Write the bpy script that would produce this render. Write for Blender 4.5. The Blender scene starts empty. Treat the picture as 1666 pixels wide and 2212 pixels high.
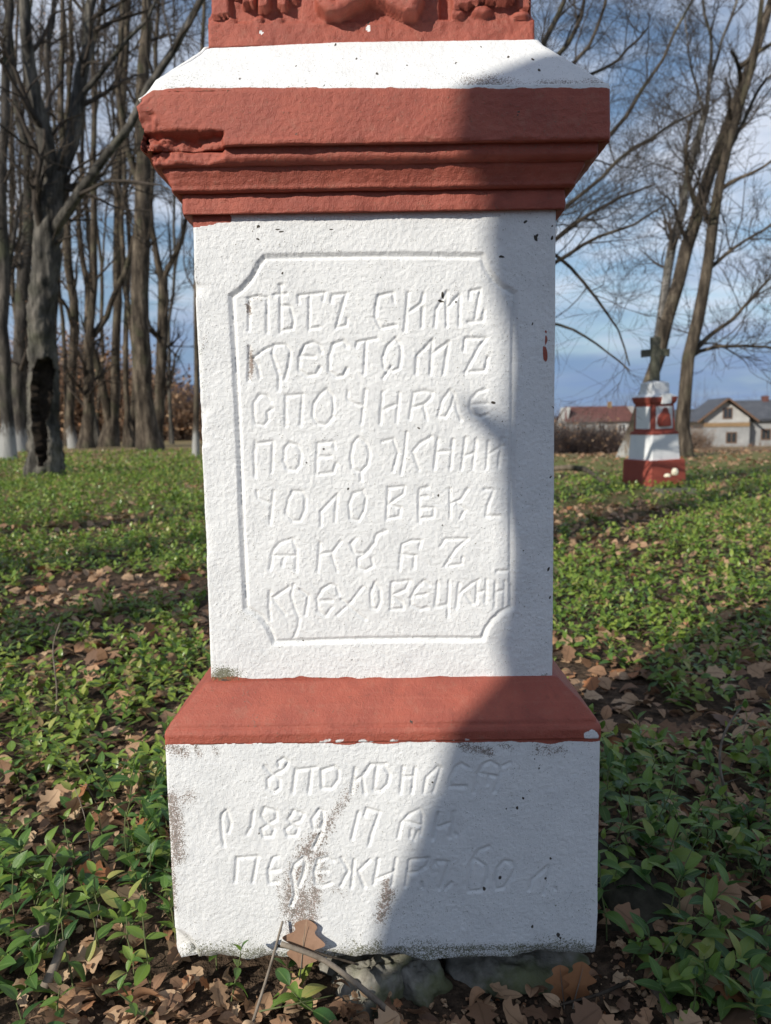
import bpy, math, random
import numpy as np
from mathutils import Matrix, Vector

# ---------------------------------------------------------------- camera, sky, sun, exposure
scene = bpy.context.scene
COL = scene.collection
CAMZ = 0.97
PITCH = math.radians(6.36)
ROLL = 0.0157
FPX = 1703.0                      # focal length in units of a 1666 x 2212 frame
F0 = np.array([0, math.cos(PITCH), -math.sin(PITCH)])
R0 = np.array([1.0, 0, 0])
U0 = np.array([0, math.sin(PITCH), math.cos(PITCH)])
RC = R0 * math.cos(ROLL) - U0 * math.sin(ROLL)
UC = U0 * math.cos(ROLL) + R0 * math.sin(ROLL)
cam_d = bpy.data.cameras.new('camera')
cam = bpy.data.objects.new('camera', cam_d)
COL.objects.link(cam)
m = Matrix.Identity(4)
for i in range(3):
    m[i][0] = RC[i]; m[i][1] = UC[i]; m[i][2] = -F0[i]
m[2][3] = CAMZ
cam.matrix_world = m
cam_d.sensor_fit = 'VERTICAL'
cam_d.sensor_height = 36.0
cam_d.lens = FPX / 2212 * 36.0
cam_d.clip_start = 0.05
cam_d.clip_end = 12000
cam_d.dof.use_dof = True
cam_d.dof.focus_distance = 1.33
cam_d.dof.aperture_fstop = 5.8
scene.camera = cam

SUN_AZ = math.radians(45)          # behind the camera, to the left
SUN_EL = math.radians(27)
SUND = np.array([-math.sin(SUN_AZ) * math.cos(SUN_EL), -math.cos(SUN_AZ) * math.cos(SUN_EL), math.sin(SUN_EL)])
sun_d = bpy.data.lights.new('sun', 'SUN')
sun_d.energy = 4.1
sun_d.angle = math.radians(0.53)
sun_d.color = (1.0, 0.95, 0.85)
sun = bpy.data.objects.new('sun', sun_d)
COL.objects.link(sun)
sun.rotation_euler = Vector(SUND).to_track_quat('Z', 'Y').to_euler()
sun.location = (-6, -6, 8)

world = bpy.data.worlds.new('World')
scene.world = world
world.use_nodes = True
wn = world.node_tree.nodes; wl = world.node_tree.links
wn.clear()
w_out = wn.new('ShaderNodeOutputWorld')
w_bg = wn.new('ShaderNodeBackground')
w_sky = wn.new('ShaderNodeTexSky')
w_sky.sky_type = 'NISHITA'
w_sky.sun_disc = False
w_sky.sun_elevation = SUN_EL
w_sky.sun_rotation = math.pi + SUN_AZ
w_sky.air_density = 1.0
w_sky.dust_density = 0.1
w_sky.ozone_density = 1.5
w_tc = wn.new('ShaderNodeTexCoord')
w_sep = wn.new('ShaderNodeSeparateXYZ')
wl.new(w_tc.outputs['Generated'], w_sep.inputs[0])
def wmath(op, a, b=None, c=None):
    n = wn.new('ShaderNodeMath'); n.operation = op
    for i, v in enumerate((a, b, c)):
        if v is None: continue
        if isinstance(v, (int, float)): n.inputs[i].default_value = v
        else: wl.new(v, n.inputs[i])
    return n.outputs[0]
wz = wmath('ADD', wmath('MAXIMUM', w_sep.outputs['Z'], 0.0), 0.12)
wx = wmath('DIVIDE', w_sep.outputs['X'], wz)
wy = wmath('DIVIDE', w_sep.outputs['Y'], wz)
w_cmb = wn.new('ShaderNodeCombineXYZ')
wl.new(wx, w_cmb.inputs[0]); wl.new(wy, w_cmb.inputs[1])
w_n1 = wn.new('ShaderNodeTexNoise')
w_n1.inputs['Scale'].default_value = 1.5
w_n1.inputs['Detail'].default_value = 9
w_n1.inputs['Roughness'].default_value = 0.58
w_n1.inputs['Distortion'].default_value = 0.35
wl.new(w_cmb.outputs[0], w_n1.inputs['Vector'])
w_rmp = wn.new('ShaderNodeValToRGB')
w_rmp.color_ramp.elements[0].position = 0.42
w_rmp.color_ramp.elements[0].color = (0, 0, 0, 1)
w_rmp.color_ramp.elements[1].position = 0.62
w_rmp.color_ramp.elements[1].color = (1, 1, 1, 1)
wl.new(w_n1.outputs[0], w_rmp.inputs[0])
w_mix = wn.new('ShaderNodeMix'); w_mix.data_type = 'RGBA'
wl.new(wmath('MULTIPLY', w_rmp.outputs[0], 0.85), w_mix.inputs[0])
wl.new(w_sky.outputs[0], w_mix.inputs[6])
w_mix.inputs[7].default_value = (7.6, 8.1, 9.2, 1)      # sunlit cloud
# a blue-grey bank of cloud low over the horizon all round
w_n2 = wn.new('ShaderNodeTexNoise'); w_n2.inputs['Scale'].default_value = 5.0; w_n2.inputs['Detail'].default_value = 6
w_mp = wn.new('ShaderNodeMapping'); w_mp.inputs['Scale'].default_value = (1, 1, 4.5)
wl.new(w_tc.outputs['Generated'], w_mp.inputs[0]); wl.new(w_mp.outputs[0], w_n2.inputs['Vector'])
w_bank = wn.new('ShaderNodeMapRange'); w_bank.interpolation_type = 'SMOOTHSTEP'
wl.new(wmath('ADD', w_sep.outputs['Z'], wmath('MULTIPLY', wmath('SUBTRACT', w_n2.outputs[0], 0.5), 0.22)), w_bank.inputs[0])
w_bank.inputs[1].default_value = 0.20; w_bank.inputs[2].default_value = 0.03
w_mix2 = wn.new('ShaderNodeMix'); w_mix2.data_type = 'RGBA'
wl.new(wmath('MULTIPLY', w_bank.outputs[0], 0.9), w_mix2.inputs[0])
wl.new(w_mix.outputs[2], w_mix2.inputs[6])
w_mix2.inputs[7].default_value = (1.7, 2.8, 5.0, 1)
wl.new(w_mix2.outputs[2], w_bg.inputs[0])
w_bg.inputs[1].default_value = 0.085
wl.new(w_bg.outputs[0], w_out.inputs[0])

scene.view_settings.view_transform = 'Standard'
scene.view_settings.look = 'None'
scene.view_settings.gamma = 1.0
scene.view_settings.exposure = 0.27
scene.view_settings.use_curve_mapping = False
scene.render.engine = 'CYCLES'
scene.render.resolution_x = 771
scene.render.resolution_y = 1024

# ---------------------------------------------------------------- geometry helpers
def ray(u, v):
    return F0 + (u - 833) / FPX * RC - (v - 1106) / FPX * UC
def at(u, v, Y):
    d = ray(u, v); t = Y / d[1]
    p = d * t; p[2] += CAMZ
    return p
def gat(u, v, z=0.0):
    d = ray(u, v); t = (z - CAMZ) / d[2]
    p = d * t; p[2] += CAMZ
    return p
def proj(P):
    q = P - np.array([0, 0, CAMZ])
    dz = q @ F0
    return 833 + FPX * (q @ RC) / dz, 1106 - FPX * (q @ UC) / dz

def _hash(ix, iy, iz, seed):
    h = (ix.astype(np.uint32) * np.uint32(374761393) + iy.astype(np.uint32) * np.uint32(668265263)
         + iz.astype(np.uint32) * np.uint32(2147483647) + np.uint32(seed * 1013904223 & 0xffffffff))
    h ^= h >> np.uint32(13); h *= np.uint32(1274126177); h ^= h >> np.uint32(16)
    h *= np.uint32(2246822519); h ^= h >> np.uint32(15)
    return h.astype(np.float64) / 4294967295.0
def vnoise(P, scale, seed=0):
    p = np.asarray(P, float) * scale + 1000.0
    i = np.floor(p).astype(np.int64); f = p - i
    f = f * f * (3 - 2 * f)
    r = 0
    for dx in (0, 1):
        wx_ = f[..., 0] if dx else 1 - f[..., 0]
        for dy in (0, 1):
            wy_ = f[..., 1] if dy else 1 - f[..., 1]
            for dz in (0, 1):
                wz_ = f[..., 2] if dz else 1 - f[..., 2]
                r = r + wx_ * wy_ * wz_ * _hash(i[..., 0] + dx, i[..., 1] + dy, i[..., 2] + dz, seed)
    return r * 2 - 1
def fbm(P, scale, octs=3, seed=0, gain=0.5):
    r = 0; a = 1.0
    for o in range(octs):
        r = r + a * vnoise(P, scale * 2 ** o, seed + o * 7); a *= gain
    return r
def sstep(a, b, x):
    t = np.clip((x - a) / (b - a), 0, 1)
    return t * t * (3 - 2 * t)

def mk_mesh(name, V, faces, smooth=True, attrs=None):
    me = bpy.data.meshes.new(name)
    V = np.asarray(V, np.float32)
    me.vertices.add(len(V)); me.vertices.foreach_set('co', V.ravel())
    faces = [np.asarray(f, np.int32) for f in faces if len(f)]
    loops = np.concatenate([f.ravel() for f in faces])
    tot = np.concatenate([np.full(len(f), f.shape[1], np.int32) for f in faces])
    start = np.concatenate([[0], np.cumsum(tot)[:-1]]).astype(np.int32)
    me.loops.add(len(loops)); me.loops.foreach_set('vertex_index', loops)
    me.polygons.add(len(tot)); me.polygons.foreach_set('loop_start', start)
    me.polygons.foreach_set('loop_total', tot)
    me.polygons.foreach_set('use_smooth', np.full(len(tot), smooth, bool))
    if attrs:
        for k, a in attrs.items():
            at_ = me.attributes.new(k, 'FLOAT_COLOR', 'POINT')
            at_.data.foreach_set('color', np.asarray(a, np.float32).ravel())
    me.update(calc_edges=True)
    me.validate()
    return me
def link(name, me, mat=None, parent=None, loc=None):
    o = bpy.data.objects.new(name, me)
    COL.objects.link(o)
    if mat is not None and me is not None and not me.materials: me.materials.append(mat)
    if parent is not None: o.parent = parent
    if loc is not None: o.location = loc
    return o
def tag(o, label=None, cat=None, group=None, kind=None):
    if label: o['label'] = label
    if cat: o['category'] = cat
    if group: o['group'] = group
    if kind: o['kind'] = kind
    return o
def empty(name, loc, label, cat, group=None):
    o = bpy.data.objects.new(name, None); COL.objects.link(o)
    o.location = loc; o.empty_display_size = 0.1
    return tag(o, label, cat, group)

def tubes(P, R, sides, rough=0.0, seed=0):
    """P (N,K,3), R (N,K) -> verts, quads (all tubes), tapered, closed at the tip by a small radius"""
    P = np.asarray(P, float); R = np.asarray(R, float)
    N, K, _ = P.shape
    T = np.gradient(P, axis=1)
    T /= np.linalg.norm(T, axis=2, keepdims=True) + 1e-9
    ref = np.where(np.abs(T[:, :1, 2:3]) > 0.8, np.array([1.0, 0.2, 0]), np.array([0, 0, 1.0]))
    A = np.cross(T, np.broadcast_to(ref, T.shape)); A /= np.linalg.norm(A, axis=2, keepdims=True) + 1e-9
    B = np.cross(T, A)
    th = np.arange(sides) / sides * 2 * math.pi
    c = np.cos(th)[None, None, :, None]; s = np.sin(th)[None, None, :, None]
    RR = np.broadcast_to(R[:, :, None, None], (N, K, sides, 1))
    V = P[:, :, None, :] + RR * (c * A[:, :, None, :] + s * B[:, :, None, :])
    if rough:
        n = fbm(V, 6.0, 3, seed)[..., None] + 0.6 * fbm(V * np.array([1, 1, 0.15]), 14.0, 2, seed + 5)[..., None]
        V = V + rough * RR * n * (c * A[:, :, None, :] + s * B[:, :, None, :])
    idx = np.arange(N * K * sides).reshape(N, K, sides)
    a = idx[:, :-1, :]; b = idx[:, 1:, :]
    q = np.stack([a, np.roll(a, -1, 2), np.roll(b, -1, 2), b], -1).reshape(-1, 4)
    return V.reshape(-1, 3), q
def resample(pts, K):
    pts = np.asarray(pts, float)
    d = np.concatenate([[0], np.cumsum(np.linalg.norm(np.diff(pts[:, :3], axis=0), axis=1))])
    # catmull-like smoothing through dense linear + blur
    t = np.linspace(0, d[-1], K)
    return np.stack([np.interp(t, d, pts[:, k]) for k in range(pts.shape[1])], 1)
def spawn(P, R, m_, L, ang, up, K, rng, tlo=0.2, rs=0.5, wig=0.25, curve=0.05, taper=0.18, thi=1.0, rmin=0.0):
    N, K0, _ = P.shape
    idx = np.repeat(np.arange(N), m_)
    M = len(idx)
    t = rng.uniform(tlo, thi, M) * (K0 - 1)
    i0 = np.clip(t.astype(int), 0, K0 - 2); fr = (t - i0)[:, None]
    p = P[idx, i0] * (1 - fr) + P[idx, i0 + 1] * fr
    r = R[idx, i0] * (1 - fr[:, 0]) + R[idx, i0 + 1] * fr[:, 0]
    tan = P[idx, i0 + 1] - P[idx, i0]; tan /= np.linalg.norm(tan, axis=1, keepdims=True) + 1e-9
    rv = rng.normal(size=(M, 3)); perp = rv - (rv * tan).sum(1, keepdims=True) * tan
    perp /= np.linalg.norm(perp, axis=1, keepdims=True) + 1e-9
    a = rng.uniform(ang * 0.6, ang * 1.35, M)[:, None]
    d = np.cos(a) * tan + np.sin(a) * perp; d[:, 2] += up
    d /= np.linalg.norm(d, axis=1, keepdims=True)
    ln = (rng.uniform(L[0], L[1], M) * (1 - 0.45 * t / (K0 - 1)))[:, None]
    out = [p]
    for k in range(K - 1):
        d = d + wig * rng.normal(size=(M, 3)) / math.sqrt(K); d[:, 2] += curve
        d /= np.linalg.norm(d, axis=1, keepdims=True)
        out.append(out[-1] + d * ln / (K - 1))
    PP = np.stack(out, 1)
    r0 = np.maximum(r * rs, rmin)
    RR = r0[:, None] * np.linspace(1, taper, K)[None, :]
    return PP, np.maximum(RR, rmin * 0.6)

# ---------------------------------------------------------------- materials
class NT:
    def __init__(self, name):
        self.m = bpy.data.materials.new(name); self.m.use_nodes = True
        self.n = self.m.node_tree.nodes; self.l = self.m.node_tree.links
        self.n.clear()
        self.out = self.n.new('ShaderNodeOutputMaterial')
        self.b = self.n.new('ShaderNodeBsdfPrincipled')
        self.l.new(self.b.outputs[0], self.out.inputs[0])
        self.tc = self.n.new('ShaderNodeTexCoord')
    def put(self, sock, v):
        if isinstance(v, (int, float)): sock.default_value = v
        elif isinstance(v, tuple): sock.default_value = v if len(v) == 4 or sock.type != 'RGBA' else v + (1,)
        else: self.l.new(v, sock)
    def noise(self, scale, detail=3, rough=0.5, vec=None, dist=0.0, stretch=None):
        n = self.n.new('ShaderNodeTexNoise')
        v = vec or self.tc.outputs['Object']
        if stretch:
            mp = self.n.new('ShaderNodeMapping'); mp.inputs['Scale'].default_value = stretch
            self.l.new(v, mp.inputs[0]); v = mp.outputs[0]
        self.l.new(v, n.inputs['Vector'])
        n.inputs['Scale'].default_value = scale; n.inputs['Detail'].default_value = detail
        n.inputs['Roughness'].default_value = rough; n.inputs['Distortion'].default_value = dist
        return n.outputs[0]
    def mth(self, op, a, b=0.0, c=0.0):
        n = self.n.new('ShaderNodeMath'); n.operation = op
        for i, v in enumerate((a, b, c)): self.put(n.inputs[i], v)
        return n.outputs[0]
    def ss(self, x, a, b):
        n = self.n.new('ShaderNodeMapRange'); n.interpolation_type = 'SMOOTHSTEP'
        self.put(n.inputs[0], x); n.inputs[1].default_value = a; n.inputs[2].default_value = b
        return n.outputs[0]
    def mix(self, f, a, b):
        n = self.n.new('ShaderNodeMix'); n.data_type = 'RGBA'
        self.put(n.inputs[0], f); self.put(n.inputs[6], a); self.put(n.inputs[7], b)
        return n.outputs[2]
    def ramp(self, f, stops):
        n = self.n.new('ShaderNodeValToRGB'); cr = n.color_ramp
        while len(cr.elements) < len(stops): cr.elements.new(0.5)
        for e, (p, c) in zip(cr.elements, stops): e.position = p; e.color = c + (1,)
        self.put(n.inputs[0], f); return n.outputs[0]
    def attr(self, name):
        n = self.n.new('ShaderNodeAttribute'); n.attribute_name = name; return n
    def sep(self, c):
        n = self.n.new('ShaderNodeSeparateColor'); self.l.new(c, n.inputs[0]); return n.outputs
    def bump(self, h, strength, dist, prev=None):
        n = self.n.new('ShaderNodeBump'); n.inputs['Strength'].default_value = strength
        n.inputs['Distance'].default_value = dist; self.put(n.inputs['Height'], h)
        if prev is not None: self.l.new(prev, n.inputs['Normal'])
        return n.outputs[0]
    def fin(self, color, rough=0.8, normal=None, spec=0.3):
        self.put(self.b.inputs['Base Color'], color); self.put(self.b.inputs['Roughness'], rough)
        self.b.inputs['Specular IOR Level'].default_value = spec
        if normal is not None: self.l.new(normal, self.b.inputs['Normal'])
        return self.m

def paint_material(name, white):
    k = NT(name)
    a = k.attr('mask'); r, g, b_ = k.sep(a.outputs['Color'])[:3]; al = a.outputs['Alpha']
    n_f = k.noise(520, 3, 0.65); n_m = k.noise(210, 4, 0.6); n_l = k.noise(18, 4, 0.55); n_st = k.noise(60, 3, 0.6, stretch=(0.12, 1, 3.0))
    whitec = k.mix(k.ss(n_l, 0.35, 0.75), (0.78, 0.778, 0.77), (0.71, 0.71, 0.705))
    whitec = k.mix(k.mth('MULTIPLY', k.ss(n_st, 0.55, 0.8), 0.22), whitec, (0.62, 0.64, 0.68))
    redc = k.mix(k.ss(n_l, 0.3, 0.75), (0.375, 0.094, 0.060), (0.30, 0.073, 0.049))
    redc = k.mix(k.mth('MULTIPLY', k.ss(n_st, 0.5, 0.8), 0.35), redc, (0.41, 0.135, 0.092))
    n_w = k.noise(32, 5, 0.7)
    redc = k.mix(k.mth('MULTIPLY', k.ss(n_m, 0.58, 0.75), 0.30), redc, (0.20, 0.045, 0.035))
    redc = k.mix(k.mth('MULTIPLY', k.ss(n_w, 0.52, 0.72), 0.40), redc, (0.36, 0.155, 0.105))
    redc = k.mix(k.mth('MULTIPLY', k.ss(n_w, 0.45, 0.30), 0.45), redc, (0.21, 0.058, 0.040))
    nn = k.mth('MULTIPLY', k.mth('SUBTRACT', n_m, 0.5), 0.5)
    redf = k.ss(k.mth('ADD', b_, nn), 0.42, 0.58)
    c = k.mix(redf, whitec, redc)
    sp = k.mth('ADD', k.mth('MULTIPLY', k.mth('SUBTRACT', n_f, 0.5), 3.4), k.mth('MULTIPLY', k.mth('SUBTRACT', n_m, 0.5), 1.6))
    st = k.ss(k.mth('ADD', r, sp), 0.52, 0.78)
    stc = k.mix(k.ss(n_m, 0.4, 0.6), (0.23, 0.135, 0.095), (0.17, 0.135, 0.105))
    c = k.mix(k.mth('MULTIPLY', st, 0.85), c, stc)
    mo = k.ss(k.mth('ADD', g, sp), 0.5, 0.95)
    c = k.mix(k.mth('MULTIPLY', mo, 0.9), c, (0.115, 0.115, 0.052))
    dk = k.ss(k.mth('ADD', al, nn), 0.45, 0.6)
    c = k.mix(dk, c, (0.06, 0.05, 0.04))
    h = k.mth('ADD', k.mth('MULTIPLY', n_f, 0.8), k.mth('MULTIPLY', n_m, 0.8))
    nor = k.bump(h, 0.6, 0.0030)
    ro = k.mth('ADD', k.mth('MULTIPLY', redf, -0.27), 0.78)
    return k.fin(c, ro, nor, 0.35)
M_PAINT = paint_material('painted_plaster', True)

def simple(name, cols, scale=8, rough=0.8, bump=0.3, bdist=0.01, stretch=None, bscale=None, spec=0.3):
    k = NT(name)
    n = k.noise(scale, 5, 0.6, stretch=stretch)
    c = k.ramp(n, [(0.25 + 0.5 * i / max(1, len(cols) - 1), col) for i, col in enumerate(cols)])
    nb = k.noise(bscale or scale * 4, 4, 0.6, stretch=stretch)
    return k.fin(c, rough, k.bump(nb, bump, bdist), spec)

def bark(name, cols, white_h=0.0):
    k = NT(name)
    n = k.noise(5, 5, 0.65, stretch=(1, 1, 0.22)); n2 = k.noise(22, 4, 0.6, stretch=(1, 1, 0.18)); n3 = k.noise(1.3, 3, 0.5)
    c = k.ramp(n, [(0.34, cols[0]), (0.5, cols[1]), (0.66, cols[2])])
    c = k.mix(k.mth('MULTIPLY', k.ss(n3, 0.5, 0.7), 0.35), c, (0.085, 0.095, 0.05))
    c = k.mix(k.mth('MULTIPLY', k.ss(n2, 0.5, 0.35), 0.5), c, cols[0])
    if white_h:
        s = k.n.new('ShaderNodeSeparateXYZ'); k.l.new(k.tc.outputs['Object'], s.inputs[0])
        e = k.mth('ADD', s.outputs['Z'], k.mth('MULTIPLY', k.mth('SUBTRACT', n2, 0.5), 1.3))
        c = k.mix(k.mth('MULTIPLY', k.ss(k.mth('ADD', e, k.mth('MULTIPLY', k.mth('SUBTRACT', n, 0.5), 1.2)), white_h + 0.2, white_h - 0.35), 0.55), c, (0.50, 0.50, 0.48))
    return k.fin(c, 0.9, k.bump(k.mth('ADD', n, k.mth('MULTIPLY', n2, 0.5)), 0.7, 0.04), 0.15)
BK = [(0.018, 0.014, 0.011), (0.072, 0.057, 0.043), (0.175, 0.140, 0.104)]
M_BARK = bark('bark', BK)
M_BARK_GREY = bark('grey_bark', [(0.020, 0.018, 0.016), (0.078, 0.071, 0.061), (0.185, 0.165, 0.14)])
M_BARK_WHITE = bark('whitewashed_bark', BK, 0.85)
M_BARK_LOWWHITE = bark('low_whitewashed_bark', BK, 0.36)
M_BARK_WHITE2 = bark('whitewashed_grey_bark', [(0.020, 0.018, 0.016), (0.060, 0.052, 0.045), (0.13, 0.112, 0.095)], 1.0)
M_BIRCH = bark('birch_bark', [(0.03, 0.027, 0.024), (0.11, 0.10, 0.09), (0.33, 0.31, 0.29)])
M_TWIG = simple('twig', [(0.025, 0.020, 0.016), (0.075, 0.058, 0.045)], 3, 0.9, 0.1)
M_ROT = simple('rotten_wood', [(0.012, 0.010, 0.008), (0.05, 0.035, 0.025)], 10, 0.95, 0.6, 0.03)
M_STONE = None

def leaf_material(name, stops, trans, rough, spec, use_attr, vein=None):
    k = NT(name)
    if use_attr:
        a = k.attr('tint'); rnd = k.sep(a.outputs['Color'])[0]; lx = k.sep(a.outputs['Color'])[1]
    else:
        o = k.n.new('ShaderNodeObjectInfo'); rnd = o.outputs['Random']
        a = k.attr('tint'); lx = k.sep(a.outputs['Color'])[1]
    c = k.ramp(rnd, stops)
    n = k.noise(90, 3, 0.6)
    c = k.mix(k.mth('MULTIPLY', k.ss(n, 0.45, 0.75), 0.3), c, tuple(0.45 * x for x in stops[0][1]))
    if vein: c = k.mix(k.mth('MULTIPLY', k.ss(lx, 0.86, 1.0), 0.6), c, vein)
    k.fin(c, rough, k.bump(k.noise(160, 2), 0.25, 0.002), spec)
    if trans:
        t = k.n.new('ShaderNodeBsdfTranslucent'); k.put(t.inputs[0], c)
        mx = k.n.new('ShaderNodeMixShader'); mx.inputs[0].default_value = trans
        k.l.new(k.b.outputs[0], mx.inputs[1]); k.l.new(t.outputs[0], mx.inputs[2]); k.l.new(mx.outputs[0], k.out.inputs[0])
    return k.m
GREEN = [(0.0, (0.050, 0.115, 0.026)), (0.28, (0.115, 0.205, 0.034)), (0.55, (0.20, 0.30, 0.046)), (0.85, (0.31, 0.375, 0.070)), (0.95, (0.42, 0.38, 0.13)), (1.0, (0.40, 0.27, 0.13))]
BROWN = [(0.0, (0.13, 0.075, 0.048)), (0.25, (0.27, 0.155, 0.09)), (0.5, (0.39, 0.24, 0.14)), (0.8, (0.50, 0.35, 0.22)), (1.0, (0.34, 0.14, 0.06))]
GREEN1 = [(0.0, (0.042, 0.110, 0.030)), (0.40, (0.105, 0.20, 0.038)), (0.72, (0.185, 0.29, 0.048)), (0.93, (0.25, 0.33, 0.065)), (1.0, (0.38, 0.36, 0.11))]
M_GREEN = leaf_material('periwinkle_leaf', GREEN1, 0.30, 0.33, 0.5, False, (0.20, 0.31, 0.09))
M_GREEN_S = leaf_material('periwinkle_cover', GREEN, 0.30, 0.33, 0.5, True, (0.20, 0.31, 0.09))
M_BROWN = leaf_material('dry_leaf', BROWN, 0.12, 0.62, 0.25, False, (0.12, 0.07, 0.04))
M_BROWN_S = leaf_material('dry_leaf_litter', BROWN, 0.12, 0.62, 0.25, True, (0.12, 0.07, 0.04))
M_STEM = simple('green_stem', [(0.08, 0.11, 0.04), (0.16, 0.17, 0.07)], 30, 0.6, 0.1, 0.002)
M_STICK = simple('dead_stick', [(0.09, 0.07, 0.052), (0.20, 0.165, 0.13), (0.28, 0.24, 0.195)], 45, 0.85, 0.5, 0.002, stretch=(1, 1, 1))
YB, YS, YC = 1.254, 1.3205, 1.253           # front planes of plinth, shaft and cornice
# ---------------------------------------------------------------- ground and far terrain
def gheight(x, y):
    x = np.asarray(x, float); y = np.asarray(y, float)
    P = np.stack([x, y, np.zeros_like(x)], -1)
    d = np.hypot(x, y)
    h = 0.014 * fbm(P, 2.2, 3, 3) * sstep(0.6, 3, d) + 0.010 * fbm(P, 9, 2, 5) + 0.05 * vnoise(P, 0.25, 8) * sstep(4, 12, d)
    h = h - 2.4 * sstep(20, 62, y) * sstep(0.10, 0.26, x / np.maximum(y, 1))
    h = h + 0.9 * sstep(40, 140, y) * sstep(-0.02, -0.2, x / np.maximum(y, 1)) * 0.3
    # earth piled against the right hand back corner of the plinth, and hollow under its front edge
    h = h + 0.07 * np.exp(-(((x - .50) / .16) ** 2 + ((y - 1.55) / .26) ** 2))
    h = h - 0.022 * np.exp(-(((x - .15) / .3) ** 2 + ((y - 1.22) / .07) ** 2))
    return h
def ground_mesh():
    def axis(lims):
        out = []
        for a, b, s in lims: out += list(np.arange(a, b, s))
        return np.array(out)
    xs = axis([(-2, 2.2, .03), (2.2, 8, .2), (8, 40, 1.2), (40, 200, 10), (200, 1500, 100), (1500, 6001, 500)])
    xs = np.concatenate([-xs[xs > 2.0][::-1], xs])
    ys = axis([(-30, -3, 3), (-3, .6, .3), (.6, 4, .03), (4, 12, .12), (12, 45, .8), (45, 200, 8), (200, 1500, 80), (1500, 6001, 400)])
    X, Y = np.meshgrid(xs, ys)
    Z = gheight(X, Y)
    idx = np.arange(X.size).reshape(X.shape)
    q = np.stack([idx[:-1, :-1], idx[:-1, 1:], idx[1:, 1:], idx[1:, :-1]], -1).reshape(-1, 4)
    return mk_mesh('ground', np.stack([X, Y, Z], -1).reshape(-1, 3), [q])
k = NT('forest_floor')
n1 = k.noise(1.6, 5, .6); n2 = k.noise(45, 4, .65); n3 = k.noise(7, 4, .6)
soil = k.ramp(n2, [(0.3, (0.030, 0.022, 0.016)), (0.5, (0.075, 0.052, 0.036)), (0.72, (0.15, 0.10, 0.066))])
s_ = k.n.new('ShaderNodeSeparateXYZ'); k.l.new(k.tc.outputs['Object'], s_.inputs[0])
far = k.ss(s_.outputs['Y'], 5, 14)
cover = k.ramp(n3, [(0.35, (0.085, 0.115, 0.03)), (0.52, (0.14, 0.16, 0.05)), (0.66, (0.24, 0.175, 0.095))])
c = k.mix(far, soil, cover)
dry = k.ramp(n1, [(0.3, (0.20, 0.15, 0.08)), (0.5, (0.27, 0.20, 0.115)), (0.7, (0.16, 0.155, 0.06))])
c = k.mix(k.mth('MULTIPLY', k.ss(k.mth('ADD', s_.outputs['Y'], k.mth('MULTIPLY', n1, 14)), 22, 38), 0.9), c, dry)
M_GROUND = k.fin(c, 0.95, k.bump(k.mth('ADD', n2, n3), 0.8, 0.02), 0.1)
tag(link('ground', ground_mesh(), M_GROUND), kind='structure')

def hills():
    th = np.linspace(-1.25, 1.25, 160)
    def ridge(r, h0, seed, n):
        P = np.stack([np.sin(th) * 3, np.cos(th) * 3, 0 * th], 1)
        return h0 * (0.75 + 0.45 * fbm(P, n, 4, seed))
    rows = []
    for (r, hh) in ((2600, -8), (3200, .55), (3900, 1.0), (4800, .6)):
        hgt = (ridge(r, 330, 5, 1.7) * sstep(.02, -.22, th) + 25) * hh if hh > 0 else np.full(th.shape, -8.0)
        rows.append(np.stack([np.sin(th) * r, np.cos(th) * r, hgt], 1))
    V = np.array(rows); idx = np.arange(V.shape[0] * V.shape[1]).reshape(V.shape[:2])
    q = np.stack([idx[:-1, :-1], idx[:-1, 1:], idx[1:, 1:], idx[1:, :-1]], -1).reshape(-1, 4)
    return mk_mesh('hills', V.reshape(-1, 3), [q])
tag(link('hills', hills(), simple('hazy_forested_hills', [(0.022, 0.040, 0.085), (0.035, 0.055, 0.11)], .004, 1.0, .1)), kind='structure')  # blue haze of distance is put into the forest colour

# ---------------------------------------------------------------- houses far behind
def prism(name, pts, y0, y1, mat, parent):
    """extrude an outline in x,z from y0 to y1 (parent space)"""
    n = len(pts)
    V = [(x, y0, z) for x, z in pts] + [(x, y1, z) for x, z in pts]
    me = bpy.data.meshes.new(name)
    fs = [list(range(n))[::1], list(range(2 * n - 1, n - 1, -1))] + [[i, n + i, n + (i + 1) % n, (i + 1) % n] for i in range(n)]
    me.from_pydata(V, [], fs); me.update()
    return link(name, me, mat, parent)
def boxp(name, x0, x1, y0, y1, z0, z1, mat, parent):
    return prism(name, [(x0, z0), (x1, z0), (x1, z1), (x0, z1)], y0, y1, mat, parent)
def slab(name, a, b, y0, y1, th, mat, parent):
    """a roof slope from (x,z) a to b"""
    dx, dz = b[0] - a[0], b[1] - a[1]; l = math.hypot(dx, dz); nx, nz = -dz / l * th, dx / l * th
    return prism(name, [a, b, (b[0] + nx, b[1] + nz), (a[0] + nx, a[1] + nz)], y0, y1, mat, parent)
M_WALL = simple('house_plaster', [(0.30, 0.29, 0.28), (0.47, 0.46, 0.44)], .9, .9, .1)
M_WALLG = simple('grey_plaster', [(0.22, 0.22, 0.22), (0.36, 0.355, 0.35)], .9, .9, .1)
M_SLATE = simple('slate_roof', [(0.05, 0.055, 0.068), (0.10, 0.105, 0.12)], 1.2, .7, .2)
M_REDROOF = simple('red_tile_roof', [(0.09, 0.04, 0.035), (0.15, 0.065, 0.055)], 1.2, .8, .2)
M_OCHRE = simple('ochre_wood', [(0.20, 0.13, 0.07), (0.30, 0.20, 0.11)], 4, .8, .1)
M_WOOD = simple('brown_wood', [(0.10, 0.06, 0.04), (0.17, 0.10, 0.065)], 4, .8, .1)
kk = NT('window_glass'); M_GLASS = kk.fin((0.03, 0.035, 0.04), 0.1, None, 0.5)
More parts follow.
